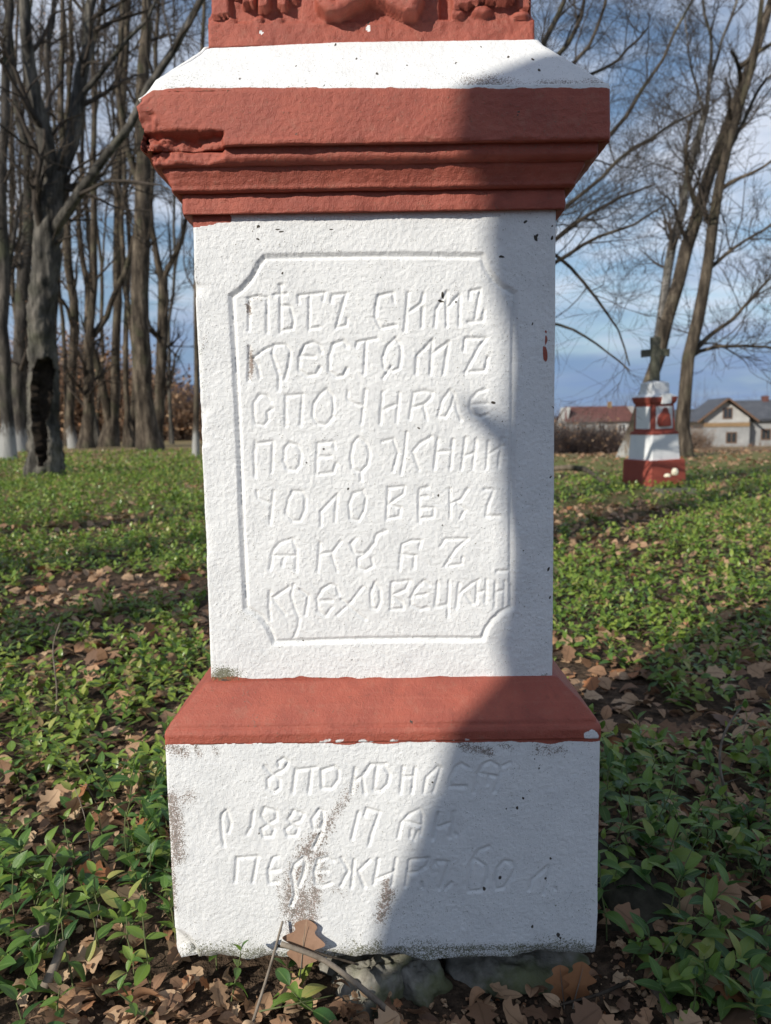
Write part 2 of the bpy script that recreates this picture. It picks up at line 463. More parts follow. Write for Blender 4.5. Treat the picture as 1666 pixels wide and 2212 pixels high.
M_BLUEROOF = simple('pale_metal_roof', [(0.42, 0.49, 0.58), (0.52, 0.58, 0.66)], 1, .45, .05)
M_WHITEP = simple('white_paint', [(0.72, 0.72, 0.72), (0.8, 0.8, 0.8)], 2, .5, .05)
M_DARKM = simple('dark_metal', [(0.02, 0.02, 0.022), (0.04, 0.04, 0.042)], 2, .5, .05)
M_REDP = simple('red_paint', [(0.36, 0.07, 0.05), (0.42, 0.09, 0.06)], 2, .5, .05)
def window(parent, x, z, w, h, y, frame=M_WHITEP):
    o = prism('window', [(x - w / 2 - .08, z - .08), (x + w / 2 + .08, z - .08), (x + w / 2 + .08, z + h + .08), (x - w / 2 - .08, z + h + .08)], y - .05, y - .002, frame, parent)
    for s in (-1, 1):
        prism('pane', [(x + s * w / 4 - w * .2, z + .05), (x + s * w / 4 + w * .2, z + .05), (x + s * w / 4 + w * .2, z + h - .05), (x + s * w / 4 - w * .2, z + h - .05)], y - .06, y - .052, M_GLASS, o)
    return o
# white gabled house on the right
Yh = 95.0
p = at(1568, 958, Yh)
H1 = empty('gabled_house', (p[0], Yh, p[2]), 'white gabled house with dark slate roof behind the brown hedge, at the right edge', 'house')
H1.rotation_euler.z = math.radians(-8)
g = 5.2 / 2
prism('wall', [(-g, -1.5), (g, -1.5), (g, 3.0), (0, 5.0), (-g, 3.0)], 0, 8, M_WALL, H1)
boxp('lower_wall', -g - .05, g + .05, -.06, -.003, -1.5, 2.0, M_WALLG, H1)
boxp('beam', -g - .02, g + .02, -.16, -.063, 2.0, 2.5, M_OCHRE, H1)
slab('roof_slope', (0.1, 5.35), (-g - .9, 2.55), -.7, 8.5, -.16, M_SLATE, H1)
slab('roof_slope', (-.1, 5.35), (g + .9, 2.55), -.7, 8.5, .16, M_SLATE, H1)
slab('bargeboard', (0, 5.2), (-g - .8, 2.5), -.78, -.705, -.22, M_WOOD, H1)
slab('bargeboard', (0, 5.2), (g + .8, 2.5), -.78, -.705, .22, M_WOOD, H1)
window(H1, .1, 3.0, .95, 1.2, 0, M_WOOD)
window(H1, .6, .1, 1.1, 1.2, -.06, M_WOOD)
W = boxp('wing', g + .02, g + 9, 1.5, 7, -1.5, 2.7, M_WALLG, H1)
prism('roof_slope', [(g + .2, 2.75), (g + 9.5, 2.75), (g + 9.5, 2.95), (g + .2, 2.95)], 1.0, 1.3, M_SLATE, H1)
me = bpy.data.meshes.new('wing_roof'); me.from_pydata([(g, 1.0, 2.6), (g + 9.4, 1.0, 2.6), (g + 9.4, 4.3, 5.2), (0, 4.3, 5.2), (g + 9.4, 7.6, 2.6), (g, 7.6, 2.6)], [], [(0, 1, 2, 3), (3, 2, 4, 5)]); me.update()
link('wing_roof', me, M_SLATE, H1)
boxp('chimney', 5.3, 6.0, 4.0, 4.7, 4.9, 5.7, M_REDROOF, W)
window(H1, 5.0, .4, 1.0, 1.2, 1.5, M_WOOD); window(H1, 8.0, .4, 1.0, 1.2, 1.5, M_WOOD)
# red roofed house, half hidden by shrubs
Yr = 125.0
p = at(1300, 940, Yr)
H2 = empty('red_roofed_house', (p[0], Yr, p[2]), 'low house with a dull red tiled roof, left of the small monument', 'house')
boxp('wall', -5.5, 5.5, 0, 7, -1, 2.2, M_WALL, H2)
for i, y0 in enumerate((0, 1)):
    me = bpy.data.meshes.new('roof_slope'); yy = (-.6, 3.5) if i == 0 else (7.6, 3.5)
    me.from_pydata([(-6, yy[0], 2.1), (6, yy[0], 2.1), (5.0, yy[1], 4.6), (-5.0, yy[1], 4.6)], [], [(0, 1, 2, 3)]); me.update()
    link('roof_slope', me, M_REDROOF, H2)
for s in (-1, 1):
    prism('gable', [(s * 5.4, 2.2), (s * 5.45, 2.2), (s * 4.95, 4.5), (s * 4.9, 4.5)], .1, 6.9, M_WALL, H2)
boxp('chimney', 1.8, 2.4, 3.0, 3.6, 4.2, 5.3, M_OCHRE, H2)
for x in (-3.5, 0, 3.2): window(H2, x, .5, 1.1, 1.2, 0)
# far low house between the trunks of the right trees
Yq = 140.0
p = at(1512, 935, Yq)
H3 = empty('grey_barn', (p[0], Yq, p[2]), 'low grey barn with dark roof between the right tree and the gabled house', 'barn')
boxp('wall', -3.6, 2.6, 0, 5, -1.5, 1.8, M_WALLG, H3)
prism('roof', [(-4.0, 1.7), (3.0, 1.7), (2.3, 4.2), (-3.3, 4.2)], -.3, 5.3, M_SLATE, H3)
boxp('door', -.6, .9, -.06, -.002, -1.5, .9, M_WOOD, H3)
# long building with pale blue roof on the left
Yl = 120.0
p = at(378, 934, Yl)
H4 = empty('long_shed', (p[0], Yl, p[2]), 'distant shed with pale blue metal roof, just left of the big monument', 'shed')
boxp('wall', -3.2, 2.4, 0, 6, -.6, 1.9, M_WALLG, H4)
me = bpy.data.meshes.new('roof'); me.from_pydata([(-3.6, -.5, 1.8), (2.9, -.5, 1.8), (0.2, 3, 3.9), (-3.4, 3, 3.9), (2.9, 6.5, 1.8), (-3.6, 6.5, 1.8)], [], [(0, 1, 2, 3), (3, 2, 4, 5), (1, 4, 2)]); me.update()
link('roof', me, M_BLUEROOF, H4)
boxp('door', -.7, .6, -.05, -.002, -.6, 1.2, M_DARKM, H4); window(H4, -2.2, .3, .9, 1.0, 0); window(H4, 1.5, .3, .7, 1.0, 0)
p = at(401, 936, 105.0)
VAN = empty('parked_van', (p[0], 105, p[2]), 'tiny white van parked in front of the pale blue roofed shed', 'van')
prism('body', [(-1.1, .35), (1.1, .35), (1.15, 1.0), (.75, 1.2), (.5, 1.85), (-1.05, 1.9), (-1.15, 1.2)], -.9, .9, M_WHITEP, VAN)
prism('windscreen', [(.52, 1.25), (.74, 1.25), (.56, 1.72), (.52, 1.72)], -.92, -.903, M_GLASS, VAN)
boxp('side_window', -.4, .4, -.92, -.903, 1.25, 1.7, M_GLASS, VAN)
for x in (-.7, .7):
    me = mk_mesh('wheel', *(lambda r: (r[0], [r[1]]))(tubes(np.array([[[x, -.95, .35], [x, -.93, .35], [x, -.8, .35], [x, -.78, .35]]]), np.array([[.02, .33, .33, .02]]), 14)))
    link('wheel', me, M_DARKM, VAN)

# ---------------------------------------------------------------- bare trees
def poly_sdf_inside(u, v, poly):
    inside = np.zeros(u.shape, bool); n = len(poly)
    for i in range(n):
        x0, y0 = poly[i]; x1, y1 = poly[(i + 1) % n]
        c = ((y0 > v) != (y1 > v)) & (u < (x1 - x0) * (v - y0) / (y1 - y0 + 1e-9) + x0)
        inside ^= c
    return inside
CUT = {}
def smooth_path(pts, K):
    p = resample(pts, K)
    for _ in range(2):
        p[1:-1] = (p[:-2] + 2 * p[1:-1] + p[2:]) / 4
    return p
def limb_world(limb, Y, K=16, dy=0.0, extend=0.0, rng=None, wig_=.006):
    """limb: (u, v, width_px) in the 1666 x 2212 frame, at depth Y (+dy along it)"""
    pts = []
    n = len(limb)
    for i, (u, v, w) in enumerate(limb):
        yy = Y + dy * i / max(1, n - 1)
        p_ = at(u, v, yy)
        t = (p_ - np.array([0, 0, CAMZ])) @ F0
        pts.append([*p_, w / 2 / FPX * t])
    pts = np.array(pts)
    if extend:
        d = pts[-1, :3] - pts[-2, :3]; d /= np.linalg.norm(d); d = d * .6 + np.array([0, 0, .4]); d /= np.linalg.norm(d)
        r = pts[-1, 3]
        for kx in (1, 2, 3):
            pts = np.vstack([pts, [*(pts[-1, :3] + d * extend / 3), r * (1 - .27 * kx)]])
    out = smooth_path(pts, K)
    if rng is not None:
        L_ = np.linalg.norm(out[-1, :3] - out[0, :3])
        wv = np.cumsum(rng.normal(size=(K, 3)), 0); wv -= np.linspace(0, 1, K)[:, None] * wv[-1]
        out[:, :3] += wv * L_ * wig_
    return out
TREE_G = 'bare trees around the old graves'
def make_tree(label, limbs, Y, mat, seed, ext=4.0, n1=11, n2=7, n3=5, L1=(1.6, 3.8), flare=1.5, group=TREE_G, dys=None, name='bare_tree', low=0.25, twig_r=.010, leaves=0, up=.25, sides=12, drop=None, rough=.10, carve=None):
    rng = np.random.default_rng(seed)
    W_ = [limb_world(l, Y, 18 if i == 0 else 14, (dys[i] if dys else (0 if i == 0 else rng.uniform(-1.2, 1.2))), ext if l[-1][1] < 30 or ext < 0 else 0, rng, .006 if i else .003) for i, l in enumerate(limbs)]
    for i in range(1, len(W_)):                # root every limb in the wood it grows from
        prev = np.vstack([resample(w, 80)[:, :3] for w in W_[:i]])
        st_ = W_[i][0, :3]; nb = prev[np.argmin(np.linalg.norm((prev - st_) * np.array([1, .35, 1]), axis=1))]
        W_[i][:, :3] += (nb - st_) * (np.linspace(1, 0, len(W_[i])) ** 1.5)[:, None]
    base = W_[0][0, :3].copy(); gz = float(gheight(base[0], base[1])); base[2] = gz
    # root flare and footing
    tr = W_[0]
    zrel = tr[:, 2] - gz
    tr[:, 3] *= 1 + (flare - 1) * np.exp(-np.clip(zrel, 0, None) / .35)
    tr = np.vstack([[tr[0, 0], tr[0, 1], gz - .3, tr[0, 3] * 1.25], tr]) if tr[0, 2] > gz - .25 else tr
    root_o = empty(name, tuple(base), label, 'tree', group)
    Vs, Qs, off = [], [], 0
    Vt, q = tubes(tr[None, :, :3], tr[None, :, 3], sides + 8, rough, seed)
    if carve is None:
        link('trunk', mk_mesh('trunk', Vt - base, [q]), mat, root_o)
    else:                                      # a torn hollow cut into the side towards the viewer
        hr = resample(tr, 150)
        Vt, q = tubes(hr[None, :, :3], hr[None, :, 3], 72, rough, seed)
        uu, vv_ = proj(Vt)
        nz_ = vnoise(Vt, 9, 4) * 3.0
        ins = poly_sdf_inside(uu + nz_, vv_ + 2 * nz_, carve) & (Vt[:, 1] < np.interp(Vt[:, 2], tr[:, 2], tr[:, 1]))
        near = poly_sdf_inside(92 + (uu + nz_ - 92) * .86, 885 + (vv_ - 885) * .93, carve) & (Vt[:, 1] < np.interp(Vt[:, 2], tr[:, 2], tr[:, 1])) & ~ins
        Vt[:, 1] += np.where(ins, .26 + .05 * vnoise(Vt, 5, 9), 0) - np.where(near, .035, 0)
        tm = mk_mesh('trunk', Vt - base, [q]); tm.materials.append(mat); tm.materials.append(M_ROT)
        tm.polygons.foreach_set('material_index', ins[q].any(1).astype(np.int32))
        link('trunk', tm, None, root_o)
    for w in W_[1:]:
        V, q = tubes(w[None, :, :3], w[None, :, 3], sides, rough * .8, seed + 2)
        link('limb', mk_mesh('limb', V - base, [q]), mat, root_o)
    # branches
    lim = [resample(w, 14) for w in W_]
    P = np.array([l[:, :3] for l in lim]); R = np.array([l[:, 3] for l in lim])
    B1 = spawn(P[:1], R[:1], n1 if low < .7 else 3, L1, 1.0, up, 8, rng, low, .38, .5, .06, .2)
    sets = [B1]
    long_ = [i for i in range(1, len(P)) if np.linalg.norm(P[i][-1] - P[i][0]) > 2.2 and R[i].max() < 2]
    short_ = [i for i in range(1, len(P)) if i not in long_]
    if long_: sets.append(spawn(P[long_], R[long_], n1, L1, .9, up, 8, rng, .12, .42, .5, .06, .2))
    P = P[[0] + long_]; R = R[[0] + long_]
    P1 = np.concatenate([s[0] for s in sets]); R1 = np.concatenate([s[1] for s in sets])
    P2, R2 = spawn(P1, R1, n2, (L1[0] * .45, L1[1] * .6), .8, .1, 6, rng, .15, .5, .5, .04, .25, rmin=twig_r)
    PL, RL = P, R
    P2b, R2b = spawn(P, R, n2 + 2, (.5, 1.5), 1.1, .2, 6, rng, low, .14, .6, .05, .25, rmin=twig_r)
    P2 = np.concatenate([P2, P2b]); R2 = np.concatenate([R2, R2b])
    P3, R3 = spawn(P2, R2, n3, (.3, 1.1), .75, .08, 4, rng, .1, .55, .45, .03, .3, rmin=twig_r * .7)
    vs, fs = [], []
    o_ = 0
    for (pp, rr, sd) in ((P1, R1, 6), (P2, R2, 4), (P3, R3, 3)):
        V, q = tubes(pp, rr, sd); vs.append(V); fs.append(q + o_); o_ += len(V)
    link('branches', mk_mesh('branches', np.vstack(vs) - base, fs), M_TWIG, root_o)['kind'] = 'stuff'
    if leaves:
        li = rng.integers(0, len(P3), leaves); pos = P3[li, rng.integers(1, 4, leaves)] 
        if drop is not None:
            keep = (pos[:, 2] < drop); pos = pos[keep]
        if len(pos) < 3: pos = P3[:3, 1]
        V, f, tint = leaf_cloud(pos, .05, rng)
        link('withered_leaves', mk_mesh('withered_leaves', V - base, f, True, {'tint': tint}), M_BROWN_S, root_o)['kind'] = 'stuff'
    return root_o
def leaf_cloud(pos, size, rng):
    n = len(pos)
    a = rng.normal(size=(n, 3)); a /= np.linalg.norm(a, axis=1, keepdims=True)
    b = rng.normal(size=(n, 3)); b -= (b * a).sum(1, keepdims=True) * a; b /= np.linalg.norm(b, axis=1, keepdims=True)
    s = (size * rng.uniform(.6, 1.4, n))[:, None]
    V = np.stack([pos - a * s, pos + b * s * .5, pos + a * s, pos - b * s * .5], 1).reshape(-1, 3)
    f = np.arange(4 * n).reshape(n, 4)
    tint = np.zeros((4 * n, 4)); tint[:, 0] = np.repeat(rng.uniform(0, 1, n), 4)
    return V, [f], tint
def ydist(u, v, z=0.0): return gat(u, v, z)[1]

# hollow tree, nearest on the left
YT = ydist(100, 1034)
T1 = make_tree('thick grey tree with a dark hollow in its trunk, nearest on the left',
    [[(99, 1036, 72), (98, 1000, 66), (94, 930, 64), (90, 850, 62), (91, 760, 57), (95, 660, 55), (99, 580, 54), (104, 500, 56), (112, 430, 58), (117, 372, 52)],
     [(114, 420, 40), (117, 366, 36), (110, 300, 32), (103, 255, 30), (84, 215, 28), (70, 190, 27), (62, 130, 26), (61, 88, 25), (63, 0, 22)],
     [(114, 430, 40), (125, 385, 38), (152, 337, 33), (176, 278, 30), (188, 230, 28), (193, 190, 27), (200, 130, 25), (206, 88, 24), (217, 0, 20)],
     [(104, 520, 26), (117, 469, 24), (140, 448, 22), (190, 395, 20), (249, 328, 19), (290, 272, 18), (335, 190, 17), (381, 117, 17), (425, 67, 15), (457, 10, 13)],
     [(192, 205, 14), (202, 190, 14), (234, 146, 11), (260, 118, 10), (278, 94, 9), (308, 59, 8), (352, 0, 6)]],
    YT, M_BARK_GREY, 11, n1=8, flare=1.25, dys=[0, -.6, .5, -1.2, 0], group=None, up=.2, sides=16, rough=.14, low=.72,
    carve=[(82, 778), (98, 772), (114, 780), (119, 805), (116, 845), (108, 880), (102, 905), (101, 940), (100, 975), (96, 1008), (86, 1006), (77, 950), (70, 890), (70, 840), (75, 800)])
T = make_tree
T('slim tree cut by the left edge of the picture, whitewashed at its foot',
  [[(14, 992, 30), (12, 960, 26), (9, 860, 24), (8, 740, 22), (6, 600, 22), (4, 480, 22), (6, 380, 20), (14, 280, 19), (24, 190, 18), (30, 90, 17), (28, 0, 16)],
   [(9, 640, 12), (22, 560, 10), (30, 480, 9), (48, 420, 8)]], ydist(14, 993), M_BARK_WHITE2, 12, n1=9, flare=1.6)
T('forked brown tree directly behind the hollow tree, with a whitewashed foot',
  [[(40, 975, 36), (38, 920, 32), (40, 800, 30), (44, 680, 28), (52, 580, 27), (60, 520, 27), (67, 462, 27)],
   [(65, 480, 20), (58, 400, 18), (50, 330, 17), (42, 285, 15), (38, 240, 14), (36, 150, 13), (20, 60, 12), (14, 0, 11)],
   [(66, 480, 19), (84, 420, 17), (97, 385, 15), (108, 320, 14), (112, 240, 13), (116, 140, 12), (126, 0, 10)]], ydist(40, 976), M_BARK_WHITE2, 13, n1=9, leaves=900)
T('straight tree with a bright whitewashed foot between the hollow tree and the leaning twins',
  [[(158, 968, 17), (160, 900, 18), (164, 790, 19), (166, 700, 20), (160, 600, 19), (154, 520, 18), (150, 400, 16), (144, 280, 14), (141, 140, 12), (140, 0, 10)],
   [(164, 720, 9), (148, 670, 8), (140, 655, 7), (128, 640, 5)]], ydist(158, 968), M_BARK_WHITE, 14, n1=10, flare=1.3)
T('dark forked tree left of the leaning twins, one limb slanting right',
  [[(188, 969, 30), (192, 900, 24), (194, 830, 22), (191, 760, 22), (193, 725, 21)],
   [(193, 740, 17), (203, 680, 16), (206, 620, 15), (203, 540, 14), (205, 430, 13), (215, 300, 12), (222, 150, 10), (230, 0, 8)],
   [(194, 735, 14), (215, 705, 13), (250, 625, 12), (270, 570, 11), (284, 535, 10), (300, 430, 9), (322, 330, 8)]], ydist(188, 969), M_BARK, 15, n1=8, leaves=500)
T('pair of leaning stems joined low at one root',
  [[(236, 966, 34), (237, 930, 26), (246, 880, 20), (249, 780, 19), (254, 650, 19), (258, 560, 18), (262, 430, 17), (268, 280, 15), (275, 140, 13), (280, 0, 11)],
   [(236, 940, 18), (226, 890, 19), (216, 820, 18), (208, 770, 16), (190, 690, 14), (180, 600, 12), (172, 480, 11), (170, 330, 10)]], ydist(236, 966), M_BARK, 16, n1=8)
T('thickest straight trunk beside the slimmer forked tree, left of the monument',
  [[(318, 972, 46), (316, 900, 40), (313, 800, 39), (313, 680, 38), (315, 540, 36), (312, 400, 32), (308, 250, 28), (316, 120, 25), (320, 0, 22)],
   [(313, 420, 16), (290, 340, 15), (270, 260, 13), (262, 160, 11), (266, 0, 9)]], ydist(318, 973), M_BARK, 17, n1=10, flare=1.3)
T('slim tree forking in front of the blue gap, close to the monument',
  [[(340, 970, 26), (344, 880, 22), (348, 790, 23), (352, 680, 23), (352, 600, 21)],
   [(352, 610, 15), (341, 560, 13), (336, 500, 12), (335, 430, 12), (341, 300, 11), (348, 150, 9), (356, 0, 8)],
   [(352, 605, 13), (366, 570, 11), (392, 530, 10), (404, 480, 9), (412, 430, 8), (430, 330, 7)]], ydist(340, 970), M_BARK, 18, n1=9)
T('thin tree hugging the left edge of the white shaft',
  [[(424, 986, 14), (425, 900, 12), (425, 800, 12), (421, 700, 12), (418, 600, 11), (415, 500, 11), (420, 380, 10), (430, 200, 9), (440, 0, 8)]], ydist(424, 986), M_BARK_WHITE, 19, n1=9, flare=1.2)
# further stems in the wood
rng0 = np.random.default_rng(5)
spots = [(75, 951, 14, -8), (124, 952, 16, 14), (144, 949, 10, -8), (212, 950, 13, -16), (268, 949, 13, 14), (286, 951, 14, -12), (372, 945, 8, 12), (54, 946, 10, 6), (202, 945, 9, 22), (108, 946, 9, -14), (30, 950, 13, 10)]
ORD = ['first', 'second', 'third', 'fourth', 'fifth', 'sixth', 'seventh', 'eighth', 'ninth', 'tenth', 'eleventh', 'twelfth', 'thirteenth', 'fourteenth', 'fifteenth', 'sixteenth', 'seventeenth', 'eighteenth', 'nineteenth', 'twentieth', 'twenty-first', 'twenty-second']
rank = {i: r for r, i in enumerate(sorted(range(len(spots)), key=lambda i: spots[i][0]))}
where = ['behind the left edge tree', 'just right of the hollow trunk', 'left of the whitewashed straight tree', 'right of the whitewashed straight tree', 'behind the dark forked tree']
for i, (u, v, w, ln) in enumerate(spots):
    Yf = ydist(u, v) * 0.62
    zb = at(u, v, Yf)
    v2 = v + 0
    # foot on the ground at that depth
    vv = 916 + (833 - u) * .0157 + FPX * CAMZ / Yf
    pts = [(u, vv, w)]
    x = u
    for j, t in enumerate((.2, .4, .6, .8, 1.0)):
        x = u + ln * t + rng0.normal() * 11
        pts.append((x, vv * (1 - t), w * (1 - .55 * t)))
    T('%s far stem from the left edge in the wood behind the nearer trees' % ORD[rank[i]], [pts, [(u + ln * .35, vv * .62, w * .5), (u + ln * .5 - 14 * (1 if i % 2 else -1), vv * .48, w * .42), (u + ln - 24 * (1 if i % 2 else -1), vv * .3, w * .35), (u - 34 * (1 if i % 2 else -1), vv * .1, w * .22)],
       [(u + ln * .5, vv * .46, w * .45), (u + ln * .5 + 12 * (1 if i % 2 else -1), vv * .36, w * .4), (u + ln * .5 + 30 * (1 if i % 2 else -1), vv * .2, w * .3), (u + ln * .5 + 36 * (1 if i % 2 else -1), vv * .02, w * .2)]],
      Yf, M_BARK if i % 3 else M_BARK_GREY, 40 + i, ext=6, n1=9, n2=5, n3=4, L1=(2.2, 4.6), group='far stems of the left wood', sides=8, twig_r=.016, leaves=260 if i % 2 else 0, drop=7.0)

# right side: leaning trees
YRA = ydist(1348, 987)
T('leaning tree with whitewashed foot behind the small monument',
  [[(1347, 990, 32), (1350, 975, 30), (1360, 936, 30), (1379, 872, 29), (1401, 809, 29), (1418, 770, 28), (1433, 730, 28), (1452, 651, 27), (1471, 596, 27), (1490, 540, 27), (1514, 482, 27), (1534, 397, 26), (1552, 345, 25), (1570, 298, 25), (1590, 227, 24), (1602, 184, 22), (1627, 114, 20), (1640, 71, 18), (1666, 20, 16)],
   [(1528, 425, 13), (1515, 405, 11), (1499, 377, 9), (1487, 345, 8), (1484, 310, 7), (1488, 261, 5)],
   [(1615, 150, 12), (1606, 130, 9), (1592, 120, 8), (1580, 110, 7)],
   [(1592, 222, 9), (1584, 205, 7), (1580, 190, 5), (1566, 168, 4)],
   [(1622, 130, 14), (1640, 110, 10), (1666, 95, 8), (1720, 60, 6)]], YRA, M_BARK_LOWWHITE, 21, n1=10, n2=8, flare=1.1, dys=[1.5, 0, 0, 0, 0], group=None, low=.35, L1=(1.4, 3.0))
T('upright tree right of the small monument, with long limbs spreading to the right edge',
  [[(1482, 985, 32), (1481, 952, 28), (1479, 900, 27), (1479, 860, 27), (1486, 815, 27), (1497, 775, 28), (1507, 730, 27), (1514, 683, 26), (1521, 640, 25), (1531, 596, 24), (1548, 511, 23), (1570, 426, 22), (1585, 341, 20), (1596, 270, 18), (1604, 241, 16), (1630, 184, 14), (1642, 100, 12), (1652, 0, 10)],
   [(1500, 780, 16), (1512, 755, 13), (1525, 740, 11), (1560, 714, 9), (1590, 690, 8), (1607, 667, 7), (1666, 600, 5)],
   [(1502, 776, 11), (1515, 765, 9), (1545, 756, 8), (1582, 749, 7), (1620, 747, 6), (1670, 752, 5)],
   [(1572, 420, 11), (1600, 392, 9), (1635, 372, 7), (1680, 340, 5)],
   [(1536, 580, 10), (1580, 540, 8), (1630, 505, 6), (1690, 470, 5)],
   [(1588, 330, 10), (1604, 300, 9), (1618, 250, 8), (1640, 200, 7), (1676, 150, 5)]], ydist(1482, 985), M_BARK, 22, n1=8, n2=6, flare=1.3, group=None, low=.3, L1=(1.6, 3.4))
T('pale birch leaning behind the whitewashed leaning tree',
  [[(1395, 965, 22), (1402, 900, 20), (1415, 800, 20), (1428, 700, 20), (1448, 596, 19), (1465, 511, 18), (1488, 412, 17), (1505, 341, 16), (1519, 270, 15), (1528, 227, 13)],
   [(1527, 232, 9), (1531, 190, 8), (1531, 156, 8), (1534, 85, 7), (1519, 0, 6)],
   [(1528, 228, 9), (1540, 165, 8), (1553, 114, 7), (1572, 60, 6), (1592, 0, 6)],
   [(1522, 255, 7), (1510, 215, 6), (1496, 170, 5), (1486, 120, 4), (1480, 40, 3)]], ydist(1395, 966), M_BIRCH, 23, n1=11, n2=7, flare=1.2, group=None, low=.35, L1=(1.6, 3.2))
# tree standing behind the monument: only its spreading limbs show on both sides, unseen trunk widened to shade the small monument
T('tree hidden behind the monument, its long thin limbs arching out to the right',
  [[(980, 1108, 100), (980, 1000, 96), (980, 850, 92), (980, 700, 84), (985, 560, 70), (990, 420, 56), (1000, 300, 38), (1040, 150, 30), (1075, 0, 24)],
   [(988, 620, 16), (1080, 560, 13), (1202, 477, 11), (1270, 388, 10), (1335, 298, 9), (1385, 230, 8), (1434, 156, 7), (1477, 79, 6), (1517, 0, 5)],
   [(988, 600, 14), (1100, 520, 11), (1221, 448, 9), (1310, 372, 8), (1392, 298, 7), (1450, 265, 6), (1514, 236, 4)],
   [(990, 700, 14), (1100, 600, 12), (1200, 505, 9), (1280, 455, 8), (1335, 425, 6), (1410, 400, 4)],
   [(990, 720, 14), (1090, 640, 11), (1196, 575, 9), (1240, 535, 8), (1310, 505, 7), (1390, 480, 5), (1440, 440, 3)],
   [(988, 560, 12), (1100, 500, 10), (1193, 531, 8), (1230, 570, 7), (1262, 600, 7), (1300, 660, 6), (1340, 720, 4), (1360, 790, 3)],
   [(990, 760, 10), (1100, 680, 8), (1199, 692, 6), (1260, 722, 5), (1316, 762, 4), (1360, 800, 3)],
   [(1010, 330, 16), (1100, 220, 14), (1180, 120, 12), (1200, 60, 11), (1212, 0, 10)],
   [(1010, 330, 16), (1110, 240, 13), (1200, 150, 11), (1225, 100, 10), (1250, 40, 9), (1262, 0, 8)],
   [(1020, 300, 14), (1120, 230, 12), (1240, 140, 9), (1280, 80, 8), (1300, 0, 6)],
   [(1010, 350, 12), (1130, 260, 10), (1270, 180, 8), (1340, 120, 6), (1400, 60, 4)],
   [(985, 430, 12), (880, 350, 10), (700, 200, 9), (560, 80, 8)]], 8.6, M_BARK, 24, n1=9, n2=6, n3=6, flare=1.3, group=None, low=.5, L1=(.6, 1.7), dys=[0, 1.5, 1, .5, .5, .8, .5, 1, 2, 1, 1.5, 1], twig_r=.003, ext=1.5)

# trees out of frame behind the camera, whose shadows fall across the scene
def shade_tree(label, x, y, path, seed, n1=6):
    rng = np.random.default_rng(seed)
    r_ = empty('bare_tree', (x, y, 0), label, 'tree', 'trees outside the picture')
    pts = smooth_path(np.array(path, float), 170)
    V, q = tubes(pts[None, :, :3], pts[None, :, 3], 18, .05, seed)
    link('trunk', mk_mesh('trunk', V, [q]), M_BARK, r_)
    P = pts[None, ::12, :3]; R = pts[None, ::12, 3]
    P1, R1 = spawn(P, R, n1, (1.5, 3), .9, .3, 8, rng, .45, .35, .5, .05, .2)
    P2, R2 = spawn(P1, R1, 5, (.6, 1.6), .8, .1, 6, rng, .2, .5, .5, .05, .25, rmin=.004)
    V1, q1 = tubes(P1, R1, 6); V2, q2 = tubes(P2, R2, 4)
    link('branches', mk_mesh('branches', np.vstack([V1, V2]), [q1, q2 + len(V1)]), M_TWIG, r_)['kind'] = 'stuff'
    return r_
LX, NX = np.array([.7071, .7071]), np.array([.7071, -.7071])
def shade_at(n, l): return LX * l + NX * n
# which stretch of the trunk shades which height: shadow z = trunk z - dist * tan(el)
c0 = shade_at(-0.45, -2.3)
TE = math.tan(SUN_EL)
def edge_path():
    pix = [(2062, 800, YB), (1950, 865, YB), (1720, 948, YB), (1602, 985, YB), (1400, 1078, YS), (1200, 1088, YS), (1100, 1084, YS), (1000, 1066, YS), (900, 1095, YS), (760, 1105, YS), (640, 1097, YS), (560, 1052, YS), (480, 1046, YS), (300, 975, YC), (200, 970, YC)]
    out = []
    for v, u, Y in pix:
        p = at(u, v, Y); n = (p[0] - p[1]) * .7071; l = (p[0] + p[1]) * .7071
        z = p[2] + (l + 2.3) * TE
        out.append((n, z))
    return out
EP = edge_path()
right = -0.22
path = [(0, 0, -.2, .48), (0, 0, .5, .42)]
for n, z in EP:
    c = (n + right) / 2; r = (right - n) / 2
    o = NX * (c + 0.45); path.append((o[0], o[1], z, r))
zt = EP[-1][1]
for dz, r, sh in ((.10, .26, .02), (.25, .17, .10), (.6, .13, .12), (1.6, .11, .2), (4, .09, .3), (7, .05, .5)):
    o = NX * (.1 + sh * .3); path.append((o[0], o[1], zt + dz, r))
ST = shade_tree('big tree outside the picture, behind the camera to the left, shading the monument', c0[0], c0[1], path, 71)
pe = at(1095, 950, YS); pt = at(1003, 868, YS)
def on_tree(p):
    n = (p[0] - p[1]) * .7071; l = (p[0] + p[1]) * .7071
    o = NX * (n + .45); return [o[0], o[1], p[2] + (l + 2.3) * TE]
pm = at(1050, 910, YS)
V, q = tubes(np.array([[on_tree(at(1200, 1010, YS)), on_tree(pe), on_tree(pm), on_tree(pt)]]), np.array([[.03, .026, .02, .012]]), 8)
link('stub', mk_mesh('stub', V, [q]), M_BARK, ST)
for i, (n, l, r) in enumerate([(-3.75, -3.0, .30), (-5.6, -2.0, .24), (-7.6, -3.5, .30)]):
    c = shade_at(n, l)
    shade_tree('tree outside the picture on the left, shading the ground cover', c[0], c[1], [(0, 0, -.2, r * 1.4), (0, 0, .6, r * 1.05), (.05, 0, 3, r), (.1, .1, 6, r * .8), (.3, .2, 10, r * .4)], 80 + i, 7)

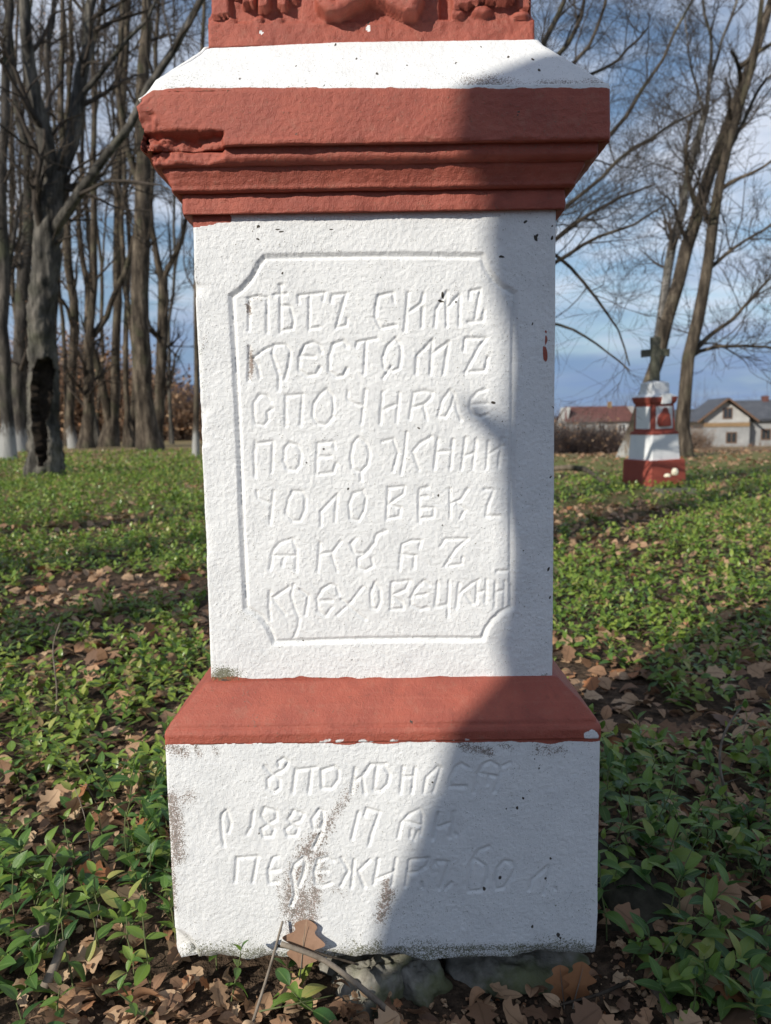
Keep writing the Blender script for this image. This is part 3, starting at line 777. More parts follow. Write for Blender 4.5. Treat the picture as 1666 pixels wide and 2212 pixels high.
# ---------------------------------------------------------------- brown undergrowth and hedges
def thicket(name, label, cat, c, rx, ry, h, n, seed, col, leafcol=None, nl=0, group=None, kind=None, r=.012, lsize=.06):
    rng = np.random.default_rng(seed)
    x = rng.uniform(-rx, rx, n); y = rng.uniform(-ry, ry, n)
    P = np.stack([x, y, np.zeros(n)], 1)
    prof = np.sqrt(np.clip(1 - (x / rx) ** 2 * .8, .1, 1))
    d = rng.normal(size=(n, 3)) * .35; d[:, 2] = 1; d /= np.linalg.norm(d, axis=1, keepdims=True)
    ln = (h * prof * rng.uniform(.55, 1.05, n))[:, None]
    out = [P]
    for k_ in range(5):
        d = d + rng.normal(size=d.shape) * .18; d /= np.linalg.norm(d, axis=1, keepdims=True)
        out.append(out[-1] + d * ln / 5)
    PP = np.stack(out, 1); RR = r * np.linspace(1.6, .5, 6)[None, :] * np.ones((n, 1))
    P2, R2 = spawn(PP, RR, 5, (h * .15, h * .4), .8, .1, 4, rng, .15, .6, .4, .02, .4, rmin=r * .4)
    V1, q1 = tubes(PP, RR, 3); V2, q2 = tubes(P2, R2, 3)
    V = np.vstack([V1, V2]); base = np.array(c, float)
    o = empty(name, tuple(base), label, cat, group)
    link('stems', mk_mesh('stems', V, [q1, q2 + len(V1)]), col, o)['kind'] = 'stuff'
    if nl:
        i_ = rng.integers(0, len(P2), nl); pos = P2[i_, rng.integers(1, 4, nl)] + rng.normal(size=(nl, 3)) * .1
        Vl, f, t = leaf_cloud(pos, lsize, rng)
        link('leaves', mk_mesh('leaves', Vl, f, True, {'tint': t}), leafcol or M_BROWN_S, o)['kind'] = 'stuff'
    if kind: o['kind'] = kind
    return o
M_BRUSH = simple('brush', [(0.16, 0.11, 0.08), (0.29, 0.20, 0.145)], 1.5, .95, .1)
M_BRUSHG = simple('grey_brush', [(0.19, 0.175, 0.16), (0.30, 0.275, 0.25)], 1.5, .95, .1)
M_BRUSHD = simple('dark_brush', [(0.08, 0.06, 0.055), (0.15, 0.11, 0.10)], 1.5, .95, .1)
for i, (u, w, h) in enumerate([(20, 5, 8.5), (110, 5, 8.8), (190, 5, 8.0), (265, 5, 7.0), (330, 4, 4.5)]):
    Yt = 58 + 3 * (i % 2)
    p = at(u, 945, Yt)
    thicket('undergrowth', ['brown leafy undergrowth behind the left edge trees', 'brown leafy undergrowth right of the hollow trunk', 'brown undergrowth behind the dark forked tree', 'brown undergrowth behind the paired stems', 'low brown undergrowth behind the thickest left trunk'][i], 'undergrowth', (p[0], Yt, float(gheight(p[0], Yt)) - .1), w * 1.0, 1.5, h, 420, 100 + i, M_BRUSH, None, 5200, None, None, .030, .17)
for i, (u, v, w, h, n) in enumerate([(1210, 992, 2.6, 1.6, 300), (1262, 992, 2.4, 1.5, 300), (1315, 990, 2.2, 1.35, 260)]):
    Yt = 29.0
    p = at(u, v, Yt)
    thicket('shrub', ['dark bramble shrub touching the right edge of the white shaft', 'dark bramble shrub in the middle of the low row', 'dark bramble shrub beside the whitewashed leaning tree'][i], 'shrub', (p[0], Yt, float(gheight(p[0], Yt)) - .05), w * .55, .6, h, n, 120 + i, M_BRUSHD, None, 500, 'brambles on the right', None, .008, .04)
for i, (u, v, w, h, Yt) in enumerate([(1225, 948, 2.9, 4.6, 72), (1280, 948, 2.6, 4.2, 74), (1600, 972, 3.4, 1.7, 60), (1660, 975, 3.0, 2.0, 58), (1545, 965, 1.8, 1.5, 66), (1350, 945, 2.2, 3.6, 80), (1490, 945, 2.2, 3.6, 90)]):
    p = at(u, v, Yt)
    thicket('hedge_shrub', ['big grey bare bush next to the white shaft', 'grey bare bush in front of the red roofed house', 'brown bush below the gabled house', 'brown bush at the right edge below the gabled house', 'small brown bush left of the gabled house', 'bare bush right of the red roofed house', 'bare bush right of the small monument'][i], 'bush', (p[0], Yt, float(gheight(p[0], Yt)) - .1), w, 1.2, h, 320, 140 + i, M_BRUSHG if i < 2 else M_BRUSH, None, 300, None, None, .014, .07)
# far trees on the skyline
for i, (u, h, Yt) in enumerate([(1240, 7, 150), (1345, 9, 150), (1395, 7, 150), (1515, 9, 150), (1540, 7, 160), (1640, 8, 160), (1205, 6, 160), (385, 7, 170), (410, 6, 170), (360, 7, 165)]):
    vv = 925
    p = at(u, vv, Yt); gz = float(gheight(p[0], Yt))
    ft = thicket('skyline_tree', 'small bare tree on the far skyline, ' + ['second right of the white shaft', 'first left of the leaning tree', 'between the leaning tree and the small monument', 'first right of the upright right tree', 'left of the gabled house', 'above the roof of the gabled house', 'touching the white shaft', 'above the pale blue shed', 'touching the left side of the shaft', 'left of the pale blue shed'][i], 'tree', (p[0], Yt, gz), 1.3, 1.0, h + (-gz), 46, 160 + i, M_BRUSHD, None, 0, 'bare trees along the skyline', None, .03)
# ---------------------------------------------------------------- the painted stone monument
SRC = 1.84394
def crop(ox, oy, s, lists):
    return [[((ox + x / s) / SRC, (oy + y / s) / SRC) for x, y in st] for st in lists]
K6 = 1666 / 600
LET_SHAFT = []
LET_SHAFT += crop(940, 1100, K6, [   # first line, left half; second line, left half
 [(135,245),(250,215),(345,235)],[(148,260),(140,600)],[(345,250),(345,620)],
 [(495,95),(492,620)],[(420,205),(560,190)],[(480,95),(515,95)],[(500,320),(600,330),(640,480),(630,580),(510,600)],
 [(690,212),(830,195),(985,180)],[(690,215),(697,300)],[(975,190),(965,270)],[(815,210),(808,590)],[(820,575),(920,565)],
 [(1055,285),(1065,210),(1220,190),(1110,570)],[(1110,562),(1225,545),(1232,465)],
 [(150,780),(140,1150)],[(390,780),(300,820),(190,910),(240,980),(265,1120)],
 [(420,760),(400,860),(440,980),(480,1100),(475,1260)],[(420,760),(550,755),(600,830),(590,950),(545,1140)],
 [(950,840),(920,760),(850,730),(760,760),(700,900),(700,1040),(790,1100),(890,1080),(930,1010)],[(720,880),(870,890)],
 [(1230,780),(1190,715),(1080,750),(1035,880),(1035,1050),(1110,1110),(1190,1100),(1230,1020)],
 [(1335,780),(1340,730),(1560,690)],[(1440,720),(1420,1080)]])
LET_SHAFT += crop(1440, 1100, K6, [
 [(365,280),(350,180),(190,215),(160,330),(160,460),(215,575),(380,540)],
 [(520,180),(480,600)],[(690,190),(665,300),(530,395)],[(682,340),(670,560)],
 [(815,560),(830,370),(945,180)],[(945,170),(945,560)],[(960,340),(1085,205)],[(1092,205),(1085,550)],
 [(1200,250),(1205,165),(1320,140),(1255,500),(1180,510)],[(1255,500),(1345,490),(1360,380)],
 [(380,685),(290,770),(240,900),(250,1020),(350,1050),(420,1020),(445,850),(430,760),(380,690)],[(240,1130),(330,1000)],
 [(605,1080),(620,880),(785,710),(765,1080)],[(780,860),(970,725),(910,1080)],
 [(1135,820),(1150,685),(1380,685),(1300,790),(1150,1070)],[(1200,1055),(1370,1045),(1400,900)]])
LET_SHAFT += crop(940, 1500, K6, [
 [(385,280),(340,210),(260,200),(200,290),(195,420),(220,520),(310,540),(355,480),(350,390),(400,360)],
 [(550,540),(550,210),(745,195)],[(735,200),(715,540)],
 [(1010,130),(930,200),(860,300),(850,440),(900,520),(1000,530),(1070,450),(1085,330),(1070,220),(1010,140)],
 [(1240,160),(1235,250),(1310,300),(1400,320)],[(1435,150),(1390,520)],
 [(215,720),(200,850),(210,1110)],[(230,740),(410,720),(395,1060)],
 [(590,730),(540,800),(530,930),(570,1020),(660,1040),(710,980),(720,850),(680,760),(590,735)],
 [(905,740),(890,1080)],[(920,740),(1080,720),(1095,790)],[(930,885),(1050,885)],[(900,1080),(1080,1060),(1110,960)],
 [(1360,670),(1300,740),(1270,900),(1290,1020),(1380,1060),(1460,980),(1480,850),(1450,740),(1360,680)],[(1380,1060),(1385,1150)]])
LET_SHAFT += crop(1440, 1500, K6, [
 [(235,170),(210,520)],[(420,180),(390,500)],[(245,365),(410,300)],
 [(580,180),(560,320),(535,470)],[(580,180),(700,160),(790,180),(760,250),(690,310),(560,340)],[(690,320),(725,470)],
 [(850,440),(900,260),(980,150),(1030,200),(1000,330),(930,450),(860,440)],[(1030,220),(1060,360),(1105,480)],
 [(1380,140),(1290,170),(1220,250),(1205,350),(1240,420),(1320,450),(1400,420)],[(1230,310),(1400,300)],
 [(500,620),(480,850),(440,1080)],[(230,720),(350,690),(410,850)],[(400,860),(350,1050)],[(770,670),(650,740),(570,830),(640,1030)],
 [(850,680),(810,1020)],[(840,835),(990,825)],[(1015,700),(985,1030)],
 [(1155,680),(1110,1030)],[(1150,880),(1260,840)],[(1275,700),(1235,1020)],
 [(1410,720),(1385,1020)],[(1410,860),(1560,770)],[(1560,680),(1520,1000)]])
LET_SHAFT += crop(980, 1880, K6, [
 [(120,210),(130,290),(270,350)],[(305,210),(265,570)],
 [(520,210),(470,310),(440,460),(520,540),(600,540),(650,430),(660,290),(620,220),(520,210)],
 [(830,600),(830,440),(1010,250),(985,550)],
 [(1290,210),(1190,240),(1140,360),(1160,520),(1250,540),(1310,420),(1330,290),(1290,215)],
 [(265,1080),(300,880),(370,790),(510,740),(560,850),(555,1100)],[(300,925),(560,930)],[(420,950),(400,1040)],
 [(820,790),(795,1100)],[(1050,770),(960,890),(820,910)],[(950,920),(1010,1100)],
 [(1550,650),(1440,700),(1420,790),(1320,910),(1200,900),(1160,800),(1210,740)],[(1320,910),(1240,960),(1240,1060),(1320,1090),(1410,1040),(1390,960)]])
LET_SHAFT += crop(1440, 1880, K6, [
 [(300,180),(280,520)],[(300,180),(480,160),(470,240),(300,360)],[(300,360),(430,400),(420,490),(285,520)],
 [(640,200),(640,560)],[(650,190),(740,170)],[(650,275),(730,270)],[(650,400),(800,400),(800,500),(660,515)],
 [(985,190),(985,500)],[(1180,190),(1100,310),(1000,350)],[(1060,360),(1150,420),(1100,510)],
 [(1370,190),(1470,200),(1400,380),(1380,490),(1520,490)],
 [(450,800),(420,1080)],[(450,800),(560,760),(660,760),(640,840)],[(430,910),(590,930),(580,1060)],
 [(880,820),(930,745),(1180,740),(1050,850),(930,1040)],[(970,1040),(1110,1020),(1120,950)]])
LET_SHAFT += crop(980, 2220, K6, [
 [(265,380),(255,560),(270,700)],[(480,330),(300,450)],[(300,470),(440,640)],
 [(530,300),(500,420),(540,560),(590,680),(575,780),(530,890)],[(600,360),(690,430),(660,640)],
 [(1030,420),(1000,320),(940,300),(850,350),(790,450),(800,600),(880,650),(950,560)],[(830,480),(950,480)],
 [(1290,330),(1160,500),(1010,640)],[(1060,470),(1180,580),(1320,690)],
 [(1430,280),(1380,400),(1390,560),(1450,580),(1490,480),(1480,360),(1430,290)]])
LET_SHAFT += crop(1480, 2220, K6, [
 [(225,280),(215,580)],[(230,280),(420,260),(380,360),(240,420)],[(250,440),(340,500),(350,570),(220,580)],
 [(640,310),(580,260),(500,340),(440,450),(440,530),(540,580),(620,560)],[(490,430),(610,410)],
 [(735,280),(710,550),(840,530)],[(860,260),(845,540),(850,660)],
 [(970,290),(945,560)],[(1190,250),(1100,300),(980,400)],[(1040,410),(1120,520)],
 [(1170,280),(1160,500)],[(1175,390),(1270,370)],[(1275,250),(1265,500)],
 [(1375,270),(1370,550)],[(1380,390),(1470,370)],[(1480,270),(1470,540)],[(1390,155),(1540,155)]])
LET_PLINTH = crop(840, 2980, 2.38, [
 [(510,170),(590,260),(700,200),(735,130),(690,100),(640,130),(650,180)],[(590,260),(540,300),(545,380),(600,420),(650,380),(650,300),(600,260)],
 [(805,200),(780,420)],[(810,210),(1000,185)],[(955,200),(930,420)],
 [(1050,210),(1060,380),(1150,380),(1210,300),(1210,210),(1170,175),(1050,215)],
 [(1370,190),(1335,430)],[(1490,210),(1440,270),(1370,310)],[(1440,290),(1460,430)],
 [(100,700),(110,630),(150,590),(170,650),(190,720),(170,800)],[(100,680),(110,850),(130,930)],
 [(405,600),(385,750),(345,820)],
 [(510,570),(480,650),(550,720),(620,680),(620,600),(510,565)],[(540,730),(480,770),(500,840),(580,840),(600,770),(550,730)],
 [(790,590),(735,680),(770,720),(850,690),(880,630),(790,590)],[(770,730),(710,770),(730,830),(810,830),(830,760),(770,730)],
 [(1030,580),(960,680),(980,760),(1040,770),(1070,680),(1060,600),(1030,580)],[(1070,680),(1050,800),(980,940)],
 [(1400,610),(1340,860)],[(1460,640),(1480,575),(1600,610),(1530,800),(1500,920)],
 [(250,1040),(230,1270)],[(255,1045),(450,1030)],[(440,1050),(400,1270)],
 [(640,1030),(590,1045),(550,1150),(560,1280),(640,1270)],[(570,1165),(650,1155)],
 [(880,1040),(800,1100),(770,1190),(790,1300),(800,1400),(760,1500)],[(880,1040),(900,1100),(880,1200),(840,1300)],
 [(1160,1070),(1110,1040),(1020,1060),(985,1180),(1000,1290),(1060,1310),(1140,1280)],[(1010,1165),(1110,1165)],
 [(1240,1040),(1310,1170),(1230,1310)],[(1360,1060),(1335,1320)],[(1510,1060),(1400,1170),(1460,1320)]])
LET_PLINTH += crop(1440, 2980, 2.0825, [
 [(20,215),(80,140),(200,135)],[(130,140),(105,350),(160,360),(220,300),(235,220),(190,150),(130,140)],
 [(345,160),(325,370)],[(340,240),(430,240)],[(445,170),(420,370)],
 [(520,370),(540,250),(640,155),(660,170),(600,370)],
 [(880,160),(830,130),(780,160),(735,260),(735,320),(860,320)],
 [(935,370),(965,210),(1010,140),(1070,110),(1140,150),(1150,200),(1110,360)],[(960,210),(1140,240)],[(1050,240),(1045,300)],[(1180,150),(1230,125)],
 [(305,740),(330,620),(400,550),(490,510),(510,560),(505,650)],[(345,605),(510,645)],[(415,680),(410,740)],[(470,690),(440,760)],[(505,650),(490,720)],
 [(635,540),(595,760)],[(765,530),(735,740)],[(625,660),(750,620)],[(780,710),(790,725)],
 [(140,920),(105,1130)],[(290,915),(255,1140)],[(120,1090),(270,1030)],
 [(400,930),(370,1150)],[(400,930),(560,915),(540,980),(470,1030),(395,1040)],[(500,1120),(505,1160)],
 [(615,970),(620,940),(720,950),(690,1070),(650,1170)],[(700,1170),(745,1120)],
 [(1060,820),(980,850),(935,910),(900,980),(890,1190),(1000,1180),(1040,1080),(1030,980),(940,920)],
 [(1190,940),(1130,1000),(1105,1100),(1120,1170),(1180,1160),(1240,1080),(1270,1000),(1250,950),(1190,940)],
 [(1390,1180),(1410,1100),(1550,980),(1540,1100),(1510,1210)],[(1600,1160),(1612,1172)]])
BORDER = [(572,556),(700,553),(860,551),(1042,553),(1052,580),(1068,605),(1090,622),(1112,634),(1110,800),(1107,1000),(1105,1200),(1106,1312),
          (1085,1322),(1065,1340),(1050,1362),(1043,1382),(900,1381),(750,1383),(594,1388),(580,1355),(562,1332),(532,1314),(524,1150),(514,900),
          (506,740),(500,640),(522,625),(545,598),(560,570),(572,556)]

def stroke_dist(X, Z, segs):
    """distance of points to polyline segments, all in metres on a plane"""
    D = np.full(X.shape, 9.0)
    for (x0, z0), (x1, z1) in segs:
        lo_x, hi_x = min(x0, x1) - 0.012, max(x0, x1) + 0.012
        lo_z, hi_z = min(z0, z1) - 0.012, max(z0, z1) + 0.012
        s = np.nonzero((X > lo_x) & (X < hi_x) & (Z > lo_z) & (Z < hi_z))[0]
        if not len(s): continue
        px, pz = X[s], Z[s]; dx, dz = x1 - x0, z1 - z0
        t = np.clip(((px - x0) * dx + (pz - z0) * dz) / (dx * dx + dz * dz + 1e-12), 0, 1)
        d = np.hypot(px - x0 - t * dx, pz - z0 - t * dz)
        D[s] = np.minimum(D[s], d)
    return D
def to_segs(lines, Y):
    out = []
    for ln in lines:
        pts = [at(u, v, Y) for u, v in ln]
        out += [((a[0], a[2]), (b[0], b[2])) for a, b in zip(pts[:-1], pts[1:])]
    return out
def blob(u, v, x, y, rx, ry=None):
    ry = ry or rx
    w_ = .35 * min(rx, ry)
    u = u + w_ * np.sin(v * 1.7 / max(ry, 2) + x) + w_ * .6 * np.sin(u * 2.9 / max(rx, 2) + y); v = v + w_ * np.sin(u * 1.9 / max(rx, 2) + y)
    return np.clip(1.35 - np.hypot((u - x) / rx, (v - y) / ry), 0, 1)


MX = -0.0107
BACK = 1.70                                   # back plane of the shaft
def zc(v, Y): return at(817 + (v - 1106) * ROLL, v, Y)[2]

def loft(levels, hF, hS, dz, seed, front_fn=None, rnd=0.007, amp=1.0):
    """levels: (z, halfwidth, yfront, yback). Returns verts, faces, mask, index of front verts."""
    lv = []
    for (a, b) in zip(levels[:-1], levels[1:]):
        a = np.array(a, float); b = np.array(b, float)
        ln = math.hypot(b[0] - a[0], b[2] - a[2])
        n = max(1, int(round(ln / dz)))
        for i in range(n): lv.append(a + (b - a) * i / n)
    lv.append(np.array(levels[-1], float)); lv = np.array(lv)
    L = len(lv); wmax = lv[:, 1].max(); dmax = (lv[:, 3] - lv[:, 2]).max()
    nF = int(2 * wmax / hF); nS = int(dmax / hS); nB = int(2 * wmax / hS)
    def side(n): return np.arange(n) / n
    rings = []; face_id = []; e_par = []
    tF, tS, tB = side(nF), side(nS), side(nB)
    z, w, yf, yb = [lv[:, i][:, None] for i in range(4)]
    X = np.concatenate([-w + 2 * w * tF, w + 0 * tS, w - 2 * w * tB, -w + 0 * tS], 1)
    Y = np.concatenate([yf + 0 * tF, yf + (yb - yf) * tS, yb + 0 * tB, yb - (yb - yf) * tS], 1)
    Z = np.concatenate([z + 0 * tF, z + 0 * tS, z + 0 * tB, z + 0 * tS], 1)
    n = nF + 2 * nS + nB
    fid = np.concatenate([np.zeros(nF), np.ones(nS), np.full(nB, 2), np.full(nS, 3)]).astype(int)
    P = np.stack([X + MX, Y, Z], -1).reshape(-1, 3)
    fid = np.broadcast_to(fid, (L, n)).reshape(-1)
    # distance to nearest vertical edge
    Wf = np.broadcast_to(w, (L, n)).reshape(-1); YF = np.broadcast_to(yf, (L, n)).reshape(-1); YBk = np.broadcast_to(yb, (L, n)).reshape(-1)
    ex = Wf - np.abs(P[:, 0] - MX); ey = np.minimum(P[:, 1] - YF, YBk - P[:, 1])
    fb = (fid == 0) | (fid == 2)
    e = np.where(fb, ex, ey)
    rr = rnd * (1 + 0.7 * vnoise(P, 14, seed + 30))
    inn = np.clip(rr - e, 0, None) ** 2 / (2 * rr) * 1.1
    N = np.zeros_like(P)
    N[fid == 0] = (0, -1, 0); N[fid == 1] = (1, 0, 0); N[fid == 2] = (0, 1, 0); N[fid == 3] = (-1, 0, 0)
    # corner vertices belong to both faces
    N[(fid == 0) & (ex < 1e-6)] = (-0.7, -0.7, 0); N[(fid == 1) & (ey < 1e-6) & (P[:, 1] < 1.45)] = (0.7, -0.7, 0)
    d = amp * (0.0013 * fbm(P, 7, 2, seed) + 0.00035 * fbm(P, 45, 2, seed + 3) + 0.00055 * vnoise(P, 230, seed + 9))
    P0 = P.copy()
    P = P + N * (d - inn)[:, None]
    mask = np.zeros((len(P), 4))
    fr = np.nonzero(fid == 0)[0]
    # the front ring also owns the first vertex of the right side
    if front_fn is not None:
        front_fn(P, P0, N, fid, mask)
    idx = np.arange(L * n).reshape(L, n)
    a = idx[:-1]; b = idx[1:]
    q = np.stack([a, np.roll(a, -1, 1), np.roll(b, -1, 1), b], -1).reshape(-1, 4)
    caps = []
    for ring, flip in ((idx[0], True), (idx[-1], False)):
        c = len(P); P = np.vstack([P, P[ring].mean(0)]); mask = np.vstack([mask, mask[ring].mean(0)])
        r2 = np.roll(ring, -1)
        caps.append(np.stack([r2, ring, np.full_like(ring, c)] if flip else [ring, r2, np.full_like(ring, c)], -1))
    return P, [q, np.vstack(caps)], mask
root = empty('memorial_monument', (MX, 1.5, 0.0), 'large stone memorial painted white and brick red, with carved lettering, in the foreground', 'monument')
def add_part(name, data, parent=root, mat=M_PAINT):
    P, f, mk = data
    base = np.array([MX, 1.5, 0.0])
    me = mk_mesh(name, P - base, f, True, {'mask': mk})
    return link(name, me, mat, parent)

Z_PB, Z_PT = zc(2074, YB), zc(1602, YB)
Z_SB, Z_ST = zc(1466, YS), zc(459, YS)

# plinth ------------------------------------------------------------
SEG_P = to_segs(LET_PLINTH, YB)
def plinth_fn(P, P0, N, fid, mask):
    f = fid == 0
    X, Z = P0[:, 0], P0[:, 2]
    D = np.full(len(P), 9.0); D[f] = stroke_dist(X[f], Z[f], SEG_P)
    cv = 0.0034 * np.clip(1 - (D / 0.0042), 0, 1)
    P[:, 1] += np.where(f, cv, 0)
    u, v = proj(P0)
    # chipped lower edge
    low = np.clip((Z_PB + 0.03 - Z) / 0.03, 0, 1)
    nz = fbm(P0 * np.array([1, 1, 0.3]), 16, 3, 77)
    P[:, 2] += low * (0.005 * nz + 0.002)
    P -= N * (low ** 2 * 0.007 * (1 + nz))[:, None]
    cl = f & (u < 430)
    P[:, 1] += np.where(cl, np.clip(1 - np.hypot((u - 372) / 60, (v - 2075) / 70), 0, 1) * 0.03, 0)
    P[:, 0] += np.where(cl, np.clip(1 - np.hypot((u - 372) / 60, (v - 2075) / 70), 0, 1) * 0.03, 0)
    s = np.zeros(len(P)); g = np.zeros(len(P))
    nn = 0.25 * fbm(P0, 40, 2, 4)
    def seg(x0, y0, x1, y1, w, k):
        dx, dy = x1 - x0, y1 - y0
        t = np.clip(((u - x0) * dx + (v - y0) * dy) / (dx * dx + dy * dy), 0, 1)
        return k * np.clip(1.2 - np.hypot(u - x0 - t * dx, v - y0 - t * dy) / w, 0, 1)
    for a in [(770,1690,705,1790,14,.55),(705,1780,665,1840,22,.75),(665,1835,640,1900,26,.8),(640,1890,628,1960,24,.85),(690,1850,672,1990,18,.8),
              (650,1940,645,2010,34,.75),(835,1900,838,1925,12,.8),(838,1930,822,1985,16,.8),(372,1725,385,1850,20,.8),(380,1740,408,1720,18,.55),(370,1855,375,1960,11,.75),
              (360,1612,400,1625,16,.7),(420,1608,432,1630,8,.7),(460,1606,468,1625,9,.5),(1000,1612,1060,1625,12,.75),(1085,1610,1110,1618,8,.5),(1165,1620,1215,1622,14,.6),
              (600,1900,610,1960,9,.45),(720,1920,740,1930,14,.35)]:
        s = np.maximum(s, seg(a[0], a[1], a[2], a[3], a[4] * 1.3, a[5] * 1.12))
    s = np.where(D < 0.006, s * 0.4, s)
    g = np.maximum(g, np.where(v > 2000, sstep(2018, 2066, v + 40 * nn + 10 * np.sin(u / 60)) * 0.8, 0))
    g = np.maximum(g, seg(840, 2052, 1130, 2048, 15, 0.9))
    g = np.maximum(g, seg(1150, 2060, 1296, 2050, 16, 0.7)); g = np.maximum(g, seg(390, 2030, 560, 2055, 14, 0.55))
    g = np.maximum(g, seg(830, 1970, 1300, 1940, 60, 0.18))
    mask[:, 0] = np.where(s > 0.02, s + 0.4 * nn, 0); mask[:, 1] = np.where(g > 0.02, g + 0.3 * nn, 0)
    for (x, y, r) in [(1045,1920,5),(1130,1725,4),(1118,1745,5),(1080,1895,5),(1178,1898,4),(1150,2002,5),(1207,2018,7),(1212,2026,4),(1155,1640,3),(1165,1660,3),(1190,1855,4),(935,1690,3),(1095,1748,3),(690,1800,4),(560,1800,3)]:
        mask[:, 3] = np.maximum(mask[:, 3], blob(u, v, x, y, r * .75, r * .95))
    mask[:, 2] = np.clip(.5 + (1605 + 4 * fbm(P0 * np.array([1, 0, 0]), 30, 2, 8) - v) / 7, 0, 1) * f
    wq = fbm(P0, 60, 2, 66)
    mask[:, 3] = np.where(~f, 0, mask[:, 3])
    mask[:, :2][fid != 0] *= 0.6
add_part('plinth', loft([(Z_PB, .3605, YB, 1.80), (Z_PT + 0.001, .3618, YB, 1.80)], .0018, .012, .0018, 1, plinth_fn, 0.006))

# red sloping moulding on the plinth ----------------------------------
def cap_fn(P, P0, N, fid, mask):
    u, v = proj(P0)
    mask[:, 2] = 1
    f = fid == 0
    n = fbm(P0, 70, 2, 12)
    # brushed paint ridges
    P[:, 1] += np.where(f, 0.0006 * vnoise(P0 * np.array([8, 60, 140]), 1, 3), 0)
    mask[:, 2] = 1 - np.where(f, .62 * np.clip((v - 1586) / 14, 0, 1) * np.clip((u - 600) / 100, 0, 1) * np.clip(.2 + 1.6 * n, 0, 1), 0)
    mask[:, 2] = np.where(f, np.minimum(mask[:, 2], np.clip(np.hypot((u - 1278) / 12, (v - 1590) / 13) - .45 + .7 * n, 0, 1)), mask[:, 2])
    mask[:, 3] = blob(u, v, 888, 1560, 4, 6)
    mask[:, 0] = np.maximum(0.3 * blob(u, v, 530, 1510, 12, 40), 0.3 * blob(u, v, 545, 1550, 20, 25))
zs = lambda v, Y: zc(v, Y)
add_part('plinth_moulding', loft([(Z_PT, .3621, YB - .0006, 1.802), (zs(1582, YB), .3625, YB - .001, 1.802), (zs(1573, YB + .002), .361, YB + .002, 1.80), (zs(1568, YB + .006), .3560, YB + .0055, 1.795),
    (zs(1560, YB + .006), .3550, YB + .0065, 1.794), (zs(1520, YB + .028), .334, YB + .0275, 1.772), (zs(1470, YS - .006), .3045, YS - .008, 1.735), (Z_SB + .001, .2995, YS - .004, 1.725)], .0028, .014, .0028, 2, cap_fn, 0.005))

